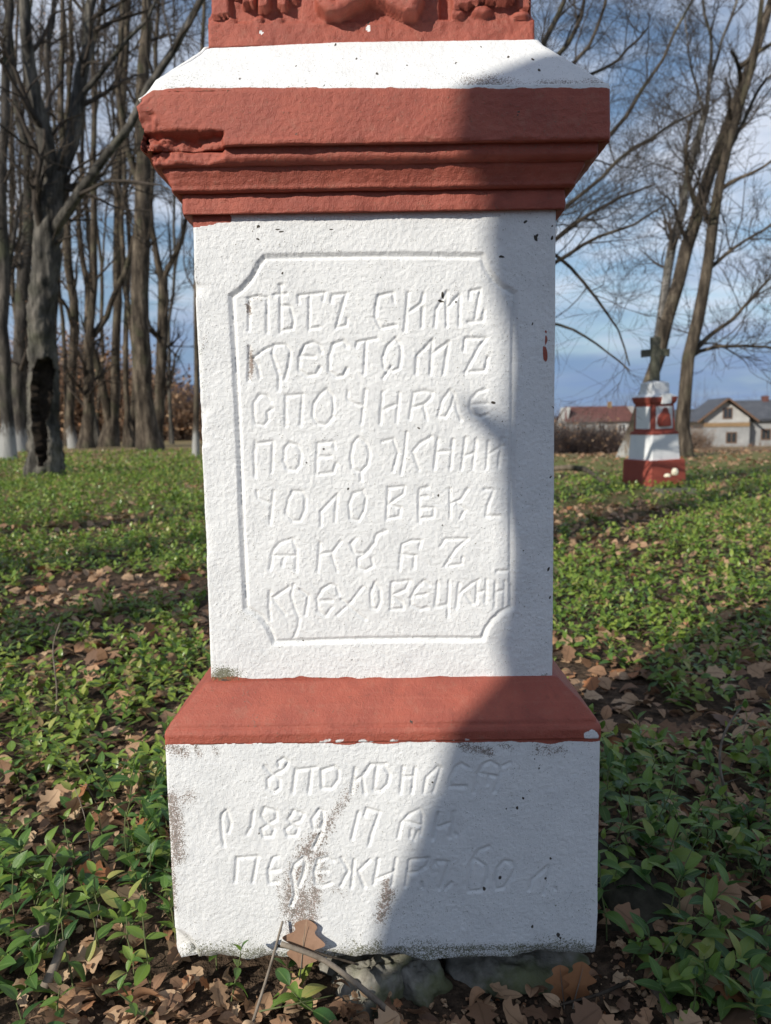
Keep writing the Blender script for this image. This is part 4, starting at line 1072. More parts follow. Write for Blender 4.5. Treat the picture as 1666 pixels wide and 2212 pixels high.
# shaft -----------------------------------------------------------------
SEG_S = to_segs(LET_SHAFT, YS)
SEG_BORDER = to_segs([BORDER], YS)
def shaft_fn(P, P0, N, fid, mask):
    f = fid == 0
    X, Z = P0[:, 0], P0[:, 2]
    u, v = proj(P0)
    D = np.full(len(P), 9.0); D[f] = stroke_dist(X[f], Z[f], SEG_S)
    DB = np.full(len(P), 9.0); DB[f] = stroke_dist(X[f], Z[f], SEG_BORDER)
    wl_ = 1 + 0.25 * vnoise(P0, 30, 41)
    fade = np.where(v > 830, 0.78, 1.0)
    cv = 0.0034 * fade * np.clip(1 - (D / (0.0041 * wl_)), 0, 1)
    cb = 0.0046 * np.clip(1 - (DB / 0.0062), 0, 1) ** 0.8
    ins = poly_sdf_inside(u, v, BORDER) & f
    P[:, 1] += np.where(f, np.maximum(np.maximum(cv, cb), 0) + 0.0016 * ins, 0)
    # gentle waviness and left edge chips
    ed = f & (u < 470)
    ch = np.clip(fbm(P0, 26, 3, 91) - 0.25, 0, 1) * np.clip(1 - (u - 415) / 50, 0, 1) * ed
    P[:, 1] += 0.008 * ch; P[:, 0] += 0.004 * ch
    nn = 0.25 * fbm(P0, 40, 2, 24)
    s = 1.0 * blob(u, v, 537, 668, 6, 18) + 1.1 * blob(u, v, 541, 780, 7, 38) + 0.45 * blob(u, v, 555, 645, 16, 8) + 0.4 * blob(u, v, 540, 810, 6, 24)
    s += 0.35 * blob(u, v, 985, 625, 6, 14)
    s += 0.25 * blob(u, v, 440, 740, 14, 30) + 0.2 * blob(u, v, 425, 590, 10, 60)
    g = 0.75 * blob(u, v, 490, 1452, 42, 22) + 0.5 * blob(u, v, 470, 1460, 30, 14) + 0.55 * blob(u, v, 1180, 1460, 30, 6)
    g += 0.3 * blob(u, v, 530, 1330, 34, 20) + 0.35 * blob(u, v, 430, 760, 10, 20) + 0.25 * blob(u, v, 436, 830, 10, 40) + 0.3 * blob(u, v, 750, 1463, 90, 5)
    mask[:, 0] = np.where(s > .02, s + .3 * nn, 0); mask[:, 1] = np.where(g > .02, g + .3 * nn, 0)
    d = np.zeros(len(P))
    for (x, y, rx, ry) in [(558,517,4,3),(557,490,4,4),(600,495,7,2.2),(608,501,9,2),(716,495,7,2),(1136,480,5,4),(1157,515,4,8),(1161,508,3,4),(1192,488,3,3),(1192,515,3,6),
                           (1084,555,8,3),(1066,870,7,3.5),(957,637,3,9),(953,650,8,3),(985,652,3,3),(1195,880,3,3),(905,925,3,3),(752,1055,3,3),(948,1070,3,4),(1044,1468,3,3),(700,970,2.5,2.5),
                           (1150,700,2,5),(1190,1030,3,4),(1185,1230,2.5,6),(1188,1290,2.5,5),(662,1000,2.5,2.5),(655,1385,3,2.5),(1130,1190,2,2),(955,1135,2,3.5),(1085,910,2,2),(760,1425,2,2),(486,1470,10,6),(610,590,3,4)]:
        d = np.maximum(d, blob(u, v, x, y, rx, ry))
    mask[:, 3] = np.where(f, d, 0)
    r = np.maximum(blob(u, v, 1177, 765, 5.5, 20), blob(u, v, 1179, 735, 3.2, 14)); r = np.maximum(r, blob(u, v, 1180, 716, 2.4, 4))
    smear = (v < 492 - (u - 415) * 0.16 + 3 * fbm(P0, 90, 2, 5)) & (u < 500) & f
    r = np.maximum(r, np.where(smear & (u < 500 + 20 * nn), 1, 0))
    r = np.maximum(r, np.where(f, np.clip(.5 + (v - 1463 - 3 * fbm(P0 * np.array([1, 0, 0]), 40, 2, 6)) / 5, 0, 1), 0))
    mask[:, 2] = np.where(f, r, 0)
    mask[:, :2][~f] *= 0.5
add_part('shaft', loft([(Z_SB - .004, .2958, YS, 1.72), (Z_ST + .003, .2958, YS, 1.72)], .0016, .012, .0016, 3, shaft_fn, 0.006))

# cornice ---------------------------------------------------------------
CPROF = [(458, .004), (457, .0125), (446, .0135), (425, .0130), (413, .0125), (411, .0205), (404, .0262), (396, .0268), (380, .0312), (362, .0370), (355, .0380), (351, .0455), (344, .0505), (336, .0540), (318, .0545), (314, .0545), (309, .0672), (302, .0680), (250, .0675), (196, .0668), (187, .0655)]
def cornice_fn(P, P0, N, fid, mask):
    u, v = proj(P0)
    f = fid == 0
    mask[:, 2] = 1
    rough = fbm(P0, 45, 4, 51, .6)
    # slab bottom follows the tilt of the hand cut stone
    # broken lower left corner
    lim = 485 + 4 * rough
    brk = f
    depth = (0.006 + .014 * sstep(328, 314, v)) * np.clip((lim - u) / 8, 0, 1) * sstep(276, 292, v - 5 * rough) * sstep(356, 334, v - 6 * rough)
    P[:, 1] += np.where(brk, depth * (1 + .3 * rough), 0)
    k = np.clip(1 - np.hypot((u - 300) / 110, (v - 330) / 95), 0, 1) * f
    P[:, 1] += k * (0.014 + 0.007 * rough)
    P[:, 0] += np.clip(1 - np.hypot((u - 298) / 45, (v - 300) / 110), 0, 1) * (0.010 + 0.006 * rough) * (u < 420)
    k2 = np.clip(1 - np.hypot((u - 290) / 40, (v - 200) / 30), 0, 1)
    P[:, 2] -= k2 * 0.012; P[:, 0] += k2 * 0.010 * (u < 400)
    edge = np.clip((360 - u) / 60, 0, 1) * f * (v > 240)
    P[:, 1] += edge * 0.004 * rough
    P[:, 1] += np.where(f & (v > 300) & (v < 460), 0.0022 * fbm(P0 * np.array([1, 1, .2]), 24, 3, 62), 0)
    nn = fbm(P0, 60, 2, 9)
    mask[:, 0] = np.where(f, 0.30 * np.clip(1 - np.abs(v - 318) / 9, 0, 1) + .25 * np.clip(1 - np.abs(v - 346) / 8, 0, 1) + .2 * np.clip(1 - np.abs(v - 405) / 6, 0, 1) + 0.2 * blob(u, v, 310, 230, 14, 20) + 0.15 * blob(u, v, 1180, 250, 120, 60) + 0.15 * blob(u, v, 900, 230, 90, 30), 0)
    mask[:, 3] = np.where(f, np.maximum.reduce([blob(u, v, 1120, 242, 3.5), blob(u, v, 1118, 248, 2.5), blob(u, v, 640, 290, 2)]), 0)
    mask[:, 2] = np.where(f, np.clip(.5 + (v - 190 - 2.5 * nn) / 6, 0, 1), 1)
lv = [(zc(v, YS - o), .2958 + o, YS - o, 1.72 + o) for v, o in CPROF]
add_part('cornice', loft(lv, .0026, .012, .0024, 4, cornice_fn, 0.007, 1.3))

def slope_fn(P, P0, N, fid, mask):
    u, v = proj(P0)
    f = fid == 0
    nn = 0.25 * fbm(P0, 40, 2, 14)
    kc = np.clip(1 - np.hypot((u - 290) / 75, (v - 195) / 34), 0, 1)
    P[:, 0] += kc * .008 * (u < 420); P[:, 1] += kc * .010 * f; P[:, 2] -= kc * .008
    # left part of the upper edge sags a little
    P[:, 2] += np.where(f, -0.006 * np.clip((760 - u) / 330, 0, 1) * sstep(190, 110, v), 0)
    s = np.where(v > 150, 0.62 * sstep(158, 184, v + 14 * nn) * sstep(930, 1030, u), 0) + 0.35 * blob(u, v, 1050, 165, 70, 14)
    g = 0.35 * sstep(172, 190, v) + 0.3 * blob(u, v, 410, 170, 60, 16)
    mask[:, 0] = np.where(f, s + .4 * nn * (s > .05), 0); mask[:, 1] = np.where(f, g + .3 * nn, 0.2)
    d = np.zeros(len(P))
    for (x, y, r) in [(815,158,4),(770,126,3),(724,96,4),(1150,128,4),(1165,152,4),(1098,123,3),(520,170,4),(700,185,3),(985,135,3),(1040,100,2.5),(880,140,2.5),(640,140,2.5)]:
        d = np.maximum(d, blob(u, v, x, y, r))
    mask[:, 3] = np.where(f, d, 0)
    mask[:, 2] = np.where(f, np.clip(.5 + (v - 189 - 8 * nn) / 6, 0, 1), 0)
add_part('cornice_weathering', loft([(zc(190, YC), .3618, YC + .0012, 1.786), (zc(184, YC + .002), .3600, YC + .004, 1.784), (zc(100, 1.336), .278, 1.336, 1.705), (zc(90, 1.342), .2725, 1.343, 1.70), (zc(88, 1.36), .262, 1.362, 1.68)],
    .0026, .012, .0026, 5, slope_fn, 0.012, 1.2))

# carved red block above --------------------------------------------------
YU = 1.347
def upper_fn(P, P0, N, fid, mask):
    u, v = proj(P0)
    f = fid == 0
    mask[:, 2] = 1
    rough = fbm(P0, 40, 4, 33, .55)
    up = sstep(50, 44, v + 3 * rough + np.where(u > 950, 6, 0)) * f          # carved field above the lower band
    h = np.full(len(P), -0.010)                   # recessed ground
    def segd(pts):
        D = np.full(len(P), 1e3)
        for (x0, y0), (x1, y1) in zip(pts[:-1], pts[1:]):
            dx, dy = x1 - x0, y1 - y0
            t = np.clip(((u - x0) * dx + (v - y0) * dy) / (dx * dx + dy * dy), 0, 1)
            D = np.minimum(D, np.hypot(u - x0 - t * dx, v - y0 - t * dy))
        return D
    h = np.where((u > 650) & (u < 945), -0.001, h)
    ch = segd([(690, -60), (700, 20), (722, 36), (800, -10), (885, 36), (900, 8), (900, -60)])
    h = np.maximum(h, 0.030 * np.clip((19 + 2 * rough - ch) / 5, 0, 1) * (1 - .25 * np.clip(ch / 19, 0, 1) ** 2) - .002)
    body = (v < -18) & (u > 690) & (u < 905)
    h = np.where(body, np.maximum(h, 0.02), h)
    for x, w, b, hh in [(478, 24, 40, .012), (540, 16, 18, .018), (572, 14, 30, .022), (612, 13, 22, .018), (500, 30, -10, .022), (636, 10, 10, .01)]:
        h = np.maximum(h, np.where(v < b + 6 * rough, hh * np.clip((1.05 - np.abs(u - x) / w) * 3, 0, 1) - .003, -1))
    for x, y, r, hh in [(500, 46, 14, .008), (560, 42, 12, .007), (600, 44, 16, .007), (985, 32, 22, .014), (1040, 28, 26, .016), (1125, 36, 22, .012)]:
        h = np.maximum(h, hh * np.clip(1.2 - ((u - x) / r) ** 2 - ((v - y) / (r * .6)) ** 2, 0, 1) - .004)
    h = np.maximum(h, np.where((u > 978) & (u < 1046) & (v < 26 - (u - 978) * .2), .016, -1))
    h = np.maximum(h, np.where((u > 1046) & (u < 1110) & (v < 10 + 5 * rough), .020, -1))
    h = np.maximum(h, np.where((u > 1118) & (v < 22), .006, -1))
    h = np.where((u > 950) & (u < 974) & (v < 45), -0.016, h)
    h = h + 0.003 * rough
    P[:, 1] -= np.where(f, up * h, 0)
    top = v < 40
    P[:, 0] += np.where(top & (np.abs(P0[:, 0] - MX) > .255), -np.sign(P0[:, 0] - MX) * .006, 0)
    P[:, 1] += np.where(f, .0016 * rough, 0)
    mask[:, 1] = np.where(f, .6 * np.clip(1 - np.hypot((u - 765) / 40, (v - 14) / 9), 0, 1), 0)
    mask[:, 2] = np.where(f & ((np.hypot((u - 796) / 5, (v - 62) / 8) < 1) | (np.hypot((u - 564) / 5, (v - 70) / 5) < 1)), .2, 1)
    mask[:, 3] = blob(u, v, 796, 48, 3, 6)
zt = zc(-420, YU)
add_part('carved_block', loft([(zc(97, YU), .2655, YU, 1.69), (zc(52, YU), .2650, YU, 1.69), (zc(-90, YU), .2640, YU, 1.69)], .0026, .012, .0026, 6, upper_fn, 0.010, 1.5))
add_part('block_top', loft([(zc(-90, YU) - .001, .2640, YU + .001, 1.689), (zt, .262, YU + .004, 1.686), (zt + .03, .30, YU - .03, 1.72), (zt + .08, .30, YU - .03, 1.72), (zt + .14, .10, 1.43, 1.61)], .012, .02, .012, 7, lambda P, P0, N, fid, mask: mask.__setitem__((slice(None), 2), 1.0), 0.008))
# ---------------------------------------------------------------- smaller monument in the distance
g2 = gat(1430, 1056)
X2, Y2 = g2[0], g2[1] + .35
PM = FPX / Y2                                  # frame units per metre there
SM = empty('small_monument', (X2, Y2, float(gheight(X2, Y2))), 'small red and white grave monument with a dark stone cross, standing far right', 'monument')
SM.rotation_euler = (math.radians(.6), math.radians(-1.2), math.radians(22))
k = NT('mossy_cross_stone')
M_CROSS = k.fin(k.ramp(k.noise(9, 4, .6), [(.3, (.07, .07, .05)), (.55, (.12, .118, .09)), (.75, (.18, .172, .14))]), .95, k.bump(k.noise(40, 3), .5, .01), .1)
M_W2 = simple('white_limewash', [(0.66, 0.67, 0.68), (0.76, 0.76, 0.75)], 6, .85, .3, .004)
M_R2 = simple('brick_red_paint', [(0.25, 0.055, 0.040), (0.33, 0.075, 0.050)], 6, .7, .3, .004)
def frust(name, sec, mat, parent):
    """square frustum through (z, half) sections with softened corners"""
    V = []; n = 0
    for z, h in sec:
        b = min(.012, h * .15)
        for (a, c_) in ((-h + b, -h), (h - b, -h), (h, -h + b), (h, h - b), (h - b, h), (-h + b, h), (-h, h - b), (-h, -h + b)): V.append((a, c_, z))
    L = len(sec); idx = np.arange(L * 8).reshape(L, 8)
    a = idx[:-1]; b = idx[1:]
    q = np.stack([a, np.roll(a, -1, 1), np.roll(b, -1, 1), b], -1).reshape(-1, 4)
    me = bpy.data.meshes.new(name); me.from_pydata(V, [], q.tolist() + [idx[0][::-1].tolist(), idx[-1].tolist()]); me.update()
    return link(name, me, mat, parent)
frust('footing', [(-.1, .34), (.045, .34), (.05, .33)], M_CROSS, SM)
frust('base', [(.05, .315), (.40, .305), (.41, .295)], M_R2, SM)
frust('lower_block', [(.41, .256), (.76, .236), (.768, .235)], M_W2, SM)
frust('moulding', [(.768, .24), (.80, .238), (.815, .215)], M_R2, SM)
sh = frust('shaft', [(.815, .205), (1.20, .19)], M_R2, SM)
frust('cornice', [(1.20, .197), (1.225, .215), (1.285, .225), (1.30, .222)], M_R2, SM)
frust('weathering', [(1.30, .226), (1.335, .17), (1.34, .155)], M_W2, SM)
frust('upper_block', [(1.34, .15), (1.485, .143), (1.50, .135), (1.53, .05)], M_W2, SM)
def face_panel(name, pts, d0, d1, mat, parent, face):
    """outline (s,z) on a shaft face; face 0 looks along -y, 1 along -x"""
    V = []
    for d in (d0, d1):
        for s, z in pts: V.append((s, -d, z) if face == 0 else (-d, -s, z))
    n = len(pts)
    me = bpy.data.meshes.new(name)
    me.from_pydata(V, [], [list(range(n)), list(range(2 * n - 1, n - 1, -1))] + [[i, n + i, n + (i + 1) % n, (i + 1) % n] for i in range(n)]); me.update()
    return link(name, me, mat, parent)
for fc in (1, 0):
    pn = face_panel('panel', [(-.15, .85), (.15, .85), (.14, 1.165), (-.14, 1.165)], .2065, .18, M_W2, sh, fc)
    if fc == 0:
        fig = [(-.10, .885), (.105, .885), (.10, .96), (.085, 1.0), (.08, 1.05), (.055, 1.075), (.05, 1.11), (.03, 1.14), (.0, 1.15), (-.03, 1.13), (-.05, 1.09), (-.09, 1.05), (-.125, 1.0), (-.13, .93)]
        face_panel('relief_figure', fig, .232, .20, M_R2, pn, fc)
        face_panel('relief_figure_robe', [(s * .62 + .01, .885 + (z - .885) * .62) for s, z in fig], .246, .225, M_R2, pn, fc)
face_panel('drop_tab', [(-.06, 1.20), (.10, 1.20), (.10, 1.34), (-.06, 1.34)], .232, .14, M_W2, SM, 0)
def cross_mesh():
    o = [(-.068, 0), (.068, 0), (.062, .36), (.19, .35), (.195, .455), (.064, .46), (.07, .63), (-.07, .63), (-.064, .46), (-.195, .455), (-.19, .35), (-.062, .36)]
    V = [(x, -.05, z) for x, z in o] + [(x, .05, z) for x, z in o]; n = len(o)
    me = bpy.data.meshes.new('cross')
    me.from_pydata(V, [], [list(range(n)), list(range(2 * n - 1, n - 1, -1))] + [[i, n + i, n + (i + 1) % n, (i + 1) % n] for i in range(n)]); me.update()
    return me
cr = link('cross', cross_mesh(), M_CROSS, SM, (0, 0, 1.515)); cr.rotation_euler.z = math.radians(-22 - 14)
bv = cr.modifiers.new('bevel', 'BEVEL'); bv.width = .01; bv.segments = 2
# things at its foot
def lathe(name, prof, mat, parent, sides=16):
    P = np.array([[(0, 0, z) for r, z in prof]], float); R = np.array([[r for r, z in prof]])
    V, q = tubes(P, R, sides)
    return link(name, mk_mesh(name, V, [q]), mat, parent)
def on2(u, v, z=None): 
    p = gat(u, v, .02); return (p[0], p[1], .02)
SL = tag(link('stone_slab', mk_mesh('stone_slab', *(lambda: (np.array([(-.22, -.12, -.04), (.24, -.14, -.04), (.25, .12, -.04), (-.23, .13, -.04), (-.21, -.11, .05), (.23, -.13, .055), (.235, .115, .05), (-.22, .12, .045)]), [np.array([(3, 2, 1, 0), (4, 5, 6, 7), (0, 1, 5, 4), (1, 2, 6, 5), (2, 3, 7, 6), (3, 0, 4, 7)])]))(), False), M_CROSS, None, on2(1458, 1064)), 'flat grey stone slab at the foot of the small monument', 'slab')
M_CREAM = simple('cream_plastic', [(.62, .56, .42), (.7, .64, .5)], 10, .4, .05)
kk = NT('red_lantern_glass'); M_LRED = kk.fin((.30, .03, .025), .25, None, .5)
zsl = .075
pl = on2(1440, 1058)
L1_ = empty('grave_lantern', (pl[0], pl[1] - .02, zsl), 'small white grave lantern left of the red one, by the small monument', 'lantern', 'grave lanterns')
lathe('body', [(.001, 0), (.045, 0), (.055, .03), (.05, .11), (.03, .13)], M_WHITEP, L1_); lathe('lid', [(.045, .125), (.048, .14), (.03, .165), (.001, .172)], M_CREAM, L1_)
pl = on2(1456, 1058)
L2_ = empty('grave_lantern', (pl[0], pl[1] - .02, zsl), 'red grave lantern with cream lid in front of the small monument', 'lantern', 'grave lanterns')
lathe('body', [(.001, 0), (.04, 0), (.045, .02), (.038, .12), (.03, .15)], M_LRED, L2_); lathe('lid', [(.03, .145), (.048, .16), (.046, .20), (.03, .235), (.001, .245)], M_CREAM, L2_)
pl = gat(1437, 1069)
L3_ = empty('grave_lantern', (pl[0], pl[1], .05), 'low white lantern cup lying in the ground cover below the stone slab', 'lantern', 'grave lanterns')
lathe('body', [(.001, 0), (.05, 0), (.055, .05), (.05, .06), (.001, .055)], M_WHITEP, L3_)
pl = gat(1462, 1068)
L4_ = empty('grave_lantern', (pl[0], pl[1], .04), 'tiny pinkish lantern cup right of the low white one', 'lantern', 'grave lanterns')
lathe('body', [(.001, 0), (.03, 0), (.034, .045), (.028, .05), (.001, .046)], M_REDP, L4_)
# fallen limb lying left of it
pf = [gat(u, v, z) for u, v, z in ((1196, 1012, .1), (1230, 1010, .12), (1262, 1013, .12), (1285, 1028, .10), (1318, 1052, .03))]
base = pf[0].copy(); base[2] = 0
V, q = tubes(np.array([pf]), np.array([[.05, .06, .05, .035, .02]]), 10, .1, 3)
tag(link('fallen_limb', mk_mesh('fallen_limb', V - base, [q]), M_BARK, None, tuple(base)), 'broken limb lying in the ground cover between shaft and small monument', 'fallen limb')
# ---------------------------------------------------------------- ground cover and leaf litter
def strip_leaf(n, prof, across, fold, arch, curl, seed, lobes=0):
    """leaf of length 1 along +x, lying in xy, z up; returns verts, quads, tint"""
    rng = np.random.default_rng(seed)
    t = np.linspace(0, 1, n)
    w = prof(t)
    a = np.linspace(-1, 1, across)
    T, A = np.meshgrid(t, a, indexing='ij')
    x = T.copy(); y = A * w[:, None]
    z = fold * np.abs(y) + arch * (T - .15) * (T - 1) * -1 - curl * T ** 2 + .5 * curl * y * np.sin(3 * T + seed)
    P = np.stack([x, y, z], -1).reshape(-1, 3)
    P[:, 2] += .03 * vnoise(P + seed * 3.1, 3.0, seed) * (1 if lobes else .3)
    idx = np.arange(n * across).reshape(n, across)
    q = np.stack([idx[:-1, :-1], idx[1:, :-1], idx[1:, 1:], idx[:-1, 1:]], -1).reshape(-1, 4)
    tint = np.zeros((len(P), 4)); tint[:, 1] = (1 - np.abs(A)).reshape(-1)
    return P, q, tint
lance = lambda t: .225 * np.sin(np.pi * np.clip(t, 0, 1) ** .82) ** .9 + .006
ovate = lambda t: .30 * np.sin(np.pi * np.clip(t, 0, 1) ** .75) ** .8 + .004
oakp = lambda t: np.where(t < .12, .012, (.10 + .27 * np.sin(np.pi * np.clip((t - .1) / .9, 0, 1)) ** .7) * (1 + .27 * np.cos(2 * np.pi * 3.4 * (t - .17)) * (t < .97)) * (t < .999) + .01)
G_HI = [strip_leaf(9, lance, 5, .18 + .06 * i, .18, .10 * i, 200 + i) for i in range(4)]
G_MID = [strip_leaf(5, lance, 3, .25, .2, .15, 210 + i) for i in range(3)]
G_LO = [strip_leaf(3, lambda t: .25 * np.sin(np.pi * np.clip(t * .84 + .08, 0, 1)), 3, .2, .2, .1, 220)]
B_HI = [strip_leaf(22, oakp, 5, .10 * (-1) ** i + .12, .30 * (1 if i % 2 else -.6), .25 * (i - 1.5), 230 + i, 1) for i in range(4)] + [strip_leaf(9, ovate, 5, .2 + .15 * i, .35, .3 * (i - 1), 240 + i, 1) for i in range(4)]
B_MID = [strip_leaf(10, oakp, 3, .15, .4, .3 * (i - 1), 250 + i, 1) for i in range(3)] + [strip_leaf(5, ovate, 3, .3, .4, .3, 255 + i, 1) for i in range(2)]
B_LO = [strip_leaf(3, lambda t: .28 * np.sin(np.pi * np.clip(t * .84 + .08, 0, 1)), 3, .25, .5, .2, 260)]
def rotm(yaw, pitch, roll):
    cy, sy, cp, sp, cr_, sr = np.cos(yaw), np.sin(yaw), np.cos(pitch), np.sin(pitch), np.cos(roll), np.sin(roll)
    # x axis = leaf direction: yaw about z, pitch raises tip, roll about own axis
    X = np.stack([cy * cp, sy * cp, sp], -1)
    Y_ = np.stack([-sy, cy, 0 * cy], -1)
    Z_ = np.cross(X, Y_)
    Yr = Y_ * cr_[..., None] + Z_ * sr[..., None]; Zr = Z_ * cr_[..., None] - Y_ * sr[..., None]
    return np.stack([X, Yr, Zr], -1)
def instance(tpls, pos, yaw, pitch, roll, size, rnd, rng):
    which = rng.integers(0, len(tpls), len(pos))
    Vs, Fs, Ts, off = [], [], [], 0
    M = rotm(yaw, pitch, roll)
    for i, (P, q, t) in enumerate(tpls):
        s = np.nonzero(which == i)[0]
        if not len(s): continue
        V = np.einsum('nij,vj->nvi', M[s], P) * size[s][:, None, None] + pos[s][:, None, :]
        Vs.append(V.reshape(-1, 3))
        Fs.append((q[None] + (np.arange(len(s)) * len(P))[:, None, None] + off).reshape(-1, 4))
        tt = np.tile(t, (len(s), 1, 1)); tt[:, :, 0] = rnd[s][:, None]
        Ts.append(tt.reshape(-1, 4)); off += len(s) * len(P)
    return np.vstack(Vs), Fs, np.vstack(Ts)
def scatter(y0, y1, dens, rng, margin=.25, k=.53):
    A = k * (y1 ** 2 - y0 ** 2) + 2 * margin * (y1 - y0)
    n = int(A * dens)
    y = np.sqrt(rng.uniform(y0 ** 2, y1 ** 2, n)); x = rng.uniform(-1, 1, n) * (k * y + margin)
    return x, y
def in_plinth(x, y, pad=0.0): return (np.abs(x - MX) < .362 + pad) & (y > YB - pad) & (y < 1.81 + pad)
def hidden(x, y): return (np.abs(x - MX) / np.maximum(y, .1) < .19) & (y > 1.85)     # wholly behind the shaft
def patch(x, y): 
    P = np.stack([x, y, 0 * x], -1); return (fbm(P, 1.1, 3, 19) + .35 * vnoise(P, 4.5, 23) + .6 * np.exp(-((x + .95) / .55) ** 2 - ((y - 2.25) / .6) ** 2)
        + .45 * np.exp(-((x + .75) / .3) ** 2 - ((y - 1.6) / .25) ** 2) + .5 * np.exp(-((x - 1.05) / .4) ** 2 - ((y - 2.6) / .45) ** 2)
        - .7 * np.exp(-((x + .85) / .35) ** 2 - ((y - 3.7) / .5) ** 2))
rg = np.random.default_rng(77)

def sprig_arrays(x, y, rng, npair, h, size):
    """leaf arrays for sprigs at x,y"""
    n = len(x); gz = gheight(x, y)
    yaw0 = rng.uniform(0, 2 * np.pi, n); lean = rng.uniform(0, .8, n); ly = rng.uniform(0, 2 * np.pi, n)
    hh = h * rng.uniform(.5, 1.25, n); sz = size * rng.uniform(.6, 1.25, n); tone = np.clip(rng.normal(.44, .2, n), 0, 1)
    pos, yaw, pit, siz, rnd, sid = [], [], [], [], [], []
    for kx in range(npair):
        f = (kx + 1) / npair
        for s in (0, 1):
            p = np.stack([x + np.cos(ly) * np.sin(lean) * hh * f, y + np.sin(ly) * np.sin(lean) * hh * f, gz + .005 + np.cos(lean) * hh * f], -1)
            pos.append(p); yaw.append(yaw0 + kx * 1.57 + s * np.pi + rng.normal(0, .3, n))
            pit.append(rng.normal(.15 + .55 * f - .5 * (1 - f), .35, n)); siz.append(sz * (1.15 - .45 * f) * rng.uniform(.85, 1.15, n))
            rnd.append(np.clip(tone + rng.normal(0, .10, n) + .18 * f, 0, 1)); sid.append(np.arange(n))
    return [np.concatenate(a) for a in (pos, yaw, pit, siz, rnd, sid)] + [(hh, lean, ly)]

# individual sprigs near the camera
x, y = scatter(1.12, 2.15, 270, rg, .12)
ok = ~in_plinth(x, y, .025) & ~hidden(x, y) & ~((np.abs(x - .02) < .40) & (y < 1.28))
pt = patch(x, y)
ok &= np.where(x > 0, pt > -.75, pt > -.5)
x, y = x[ok], y[ok]
extra = [gat(655, 2150), gat(1450, 2140), gat(500, 2160), gat(700, 2200), gat(1540, 2060), gat(470, 2100), gat(230, 1980), gat(1330, 1990), gat(1580, 2120)]
x = np.concatenate([[e[0] for e in extra], x]); y = np.concatenate([[e[1] for e in extra], y])
order = np.concatenate([np.arange(len(extra)), len(extra) + np.argsort(y[len(extra):])])[:240]
rest_near = np.setdiff1d(np.arange(len(x)), order)
xi, yi = x[order], y[order]
pos, yaw, pit, siz, rnd, sid, (hh, lean, ly) = sprig_arrays(xi, yi, rg, 3, .115, .054)
LEAF_ME = []
for i, (P, q, t) in enumerate(G_HI):
    me = mk_mesh('leaf', P, [q], True, {'tint': t}); me.materials.append(M_GREEN); LEAF_ME.append(me)
STEM_ME = []
for i in range(3):
    pp = np.array([[(0, 0, -.1), (.02 * (i - 1), .03, .3), (.03, .02 * i, .65), (0, 0, 1)]], float)
    V, q = tubes(pp, np.array([[.018, .016, .014, .010]]), 5)
    me = mk_mesh('stem', V, [q]); me.materials.append(M_STEM); STEM_ME.append(me)
M3 = rotm(yaw, pit, rg.normal(0, .25, len(yaw)))
SP_L = ['glossy green periwinkle sprig growing among fallen leaves left of the plinth', 'dark green periwinkle sprig growing in the shade right of the plinth']
roots = []
for j in range(len(xi)):
    rt = empty('periwinkle_sprig', (xi[j], yi[j], float(gheight(xi[j], yi[j]))), SP_L[0] if xi[j] < 0.1 else SP_L[1], 'plant', 'periwinkle sprigs left of the plinth' if xi[j] < .1 else 'periwinkle sprigs right of the plinth')
    st = link('stem', STEM_ME[j % 3], None, rt)
    q_ = Vector((math.cos(ly[j]) * math.sin(lean[j]), math.sin(ly[j]) * math.sin(lean[j]), math.cos(lean[j]))).to_track_quat('Z', 'Y')
    st.rotation_mode = 'QUATERNION'; st.rotation_quaternion = q_; st.scale = (.1, .1, hh[j])
    roots.append(rt)
roots[0]['label'] = 'bright green sprig in front of the mossy stone, beside the leaning oak leaf'
roots[1]['label'] = 'yellow-green sprig nearest to the right foot of the plinth'
roots[0].pop('group', None); roots[1].pop('group', None)
for i in range(len(pos)):
    j = int(sid[i]); rl = roots[j].location
    o = bpy.data.objects.new('leaf', LEAF_ME[i % 4]); COL.objects.link(o); o.parent = roots[j]
    mm = Matrix([[*(M3[i][r] * siz[i]), pos[i][r] - rl[r]] for r in range(3)] + [[0, 0, 0, 1]])
    o.matrix_local = mm
def emit_cover(name, label, x, y, npair, h, size, tpl, rng):
    pos, yaw, pit, siz, rnd, sid, _ = sprig_arrays(x, y, rng, npair, h, size)
    V, F, t = instance(tpl, pos, yaw, pit, rng.normal(0, .3, len(yaw)), siz, rnd, rng)
    return V, F, t
def join_cover(name, label, cat, parts, mat):
    Vs, Fs, Ts, off = [], [], [], 0
    for V, F, t in parts:
        Vs.append(V); Fs += [f + off for f in F]; Ts.append(t); off += len(V)
    tag(link(name, mk_mesh(name, np.vstack(Vs), Fs, True, {'tint': np.vstack(Ts)}), mat), label, cat, None, 'stuff')
parts = []
if len(rest_near): parts.append(emit_cover('', '', x[rest_near], y[rest_near], 3, .115, .054, G_HI, rg))
for (y0, y1, dens, npair, h, size, tpl, mg, lim) in [(2.1, 4.2, 290, 3, .10, .050, G_MID, .3, -.28), (4.2, 8.5, 185, 3, .10, .058, G_MID, .5, -.30), (8.5, 16, 85, 2, .10, .080, G_LO, 1, -.5), (16, 34, 26, 2, .12, .12, G_LO, 2, -.6)]:
    x, y = scatter(y0, y1, dens, rg, mg)
    ok = (patch(x, y) > lim) & ~in_plinth(x, y, .02) & ~hidden(x, y)
    if y0 > 8: ok &= rg.uniform(0, 1, len(x)) > np.where(x > 1, (y - 10) / 5, (y - 18) / 18)
    parts.append(emit_cover('', '', x[ok], y[ok], npair, h, size, tpl, rg))
join_cover('periwinkle_cover', 'green periwinkle ground cover spreading back between the trees', 'ground cover', parts, M_GREEN_S)

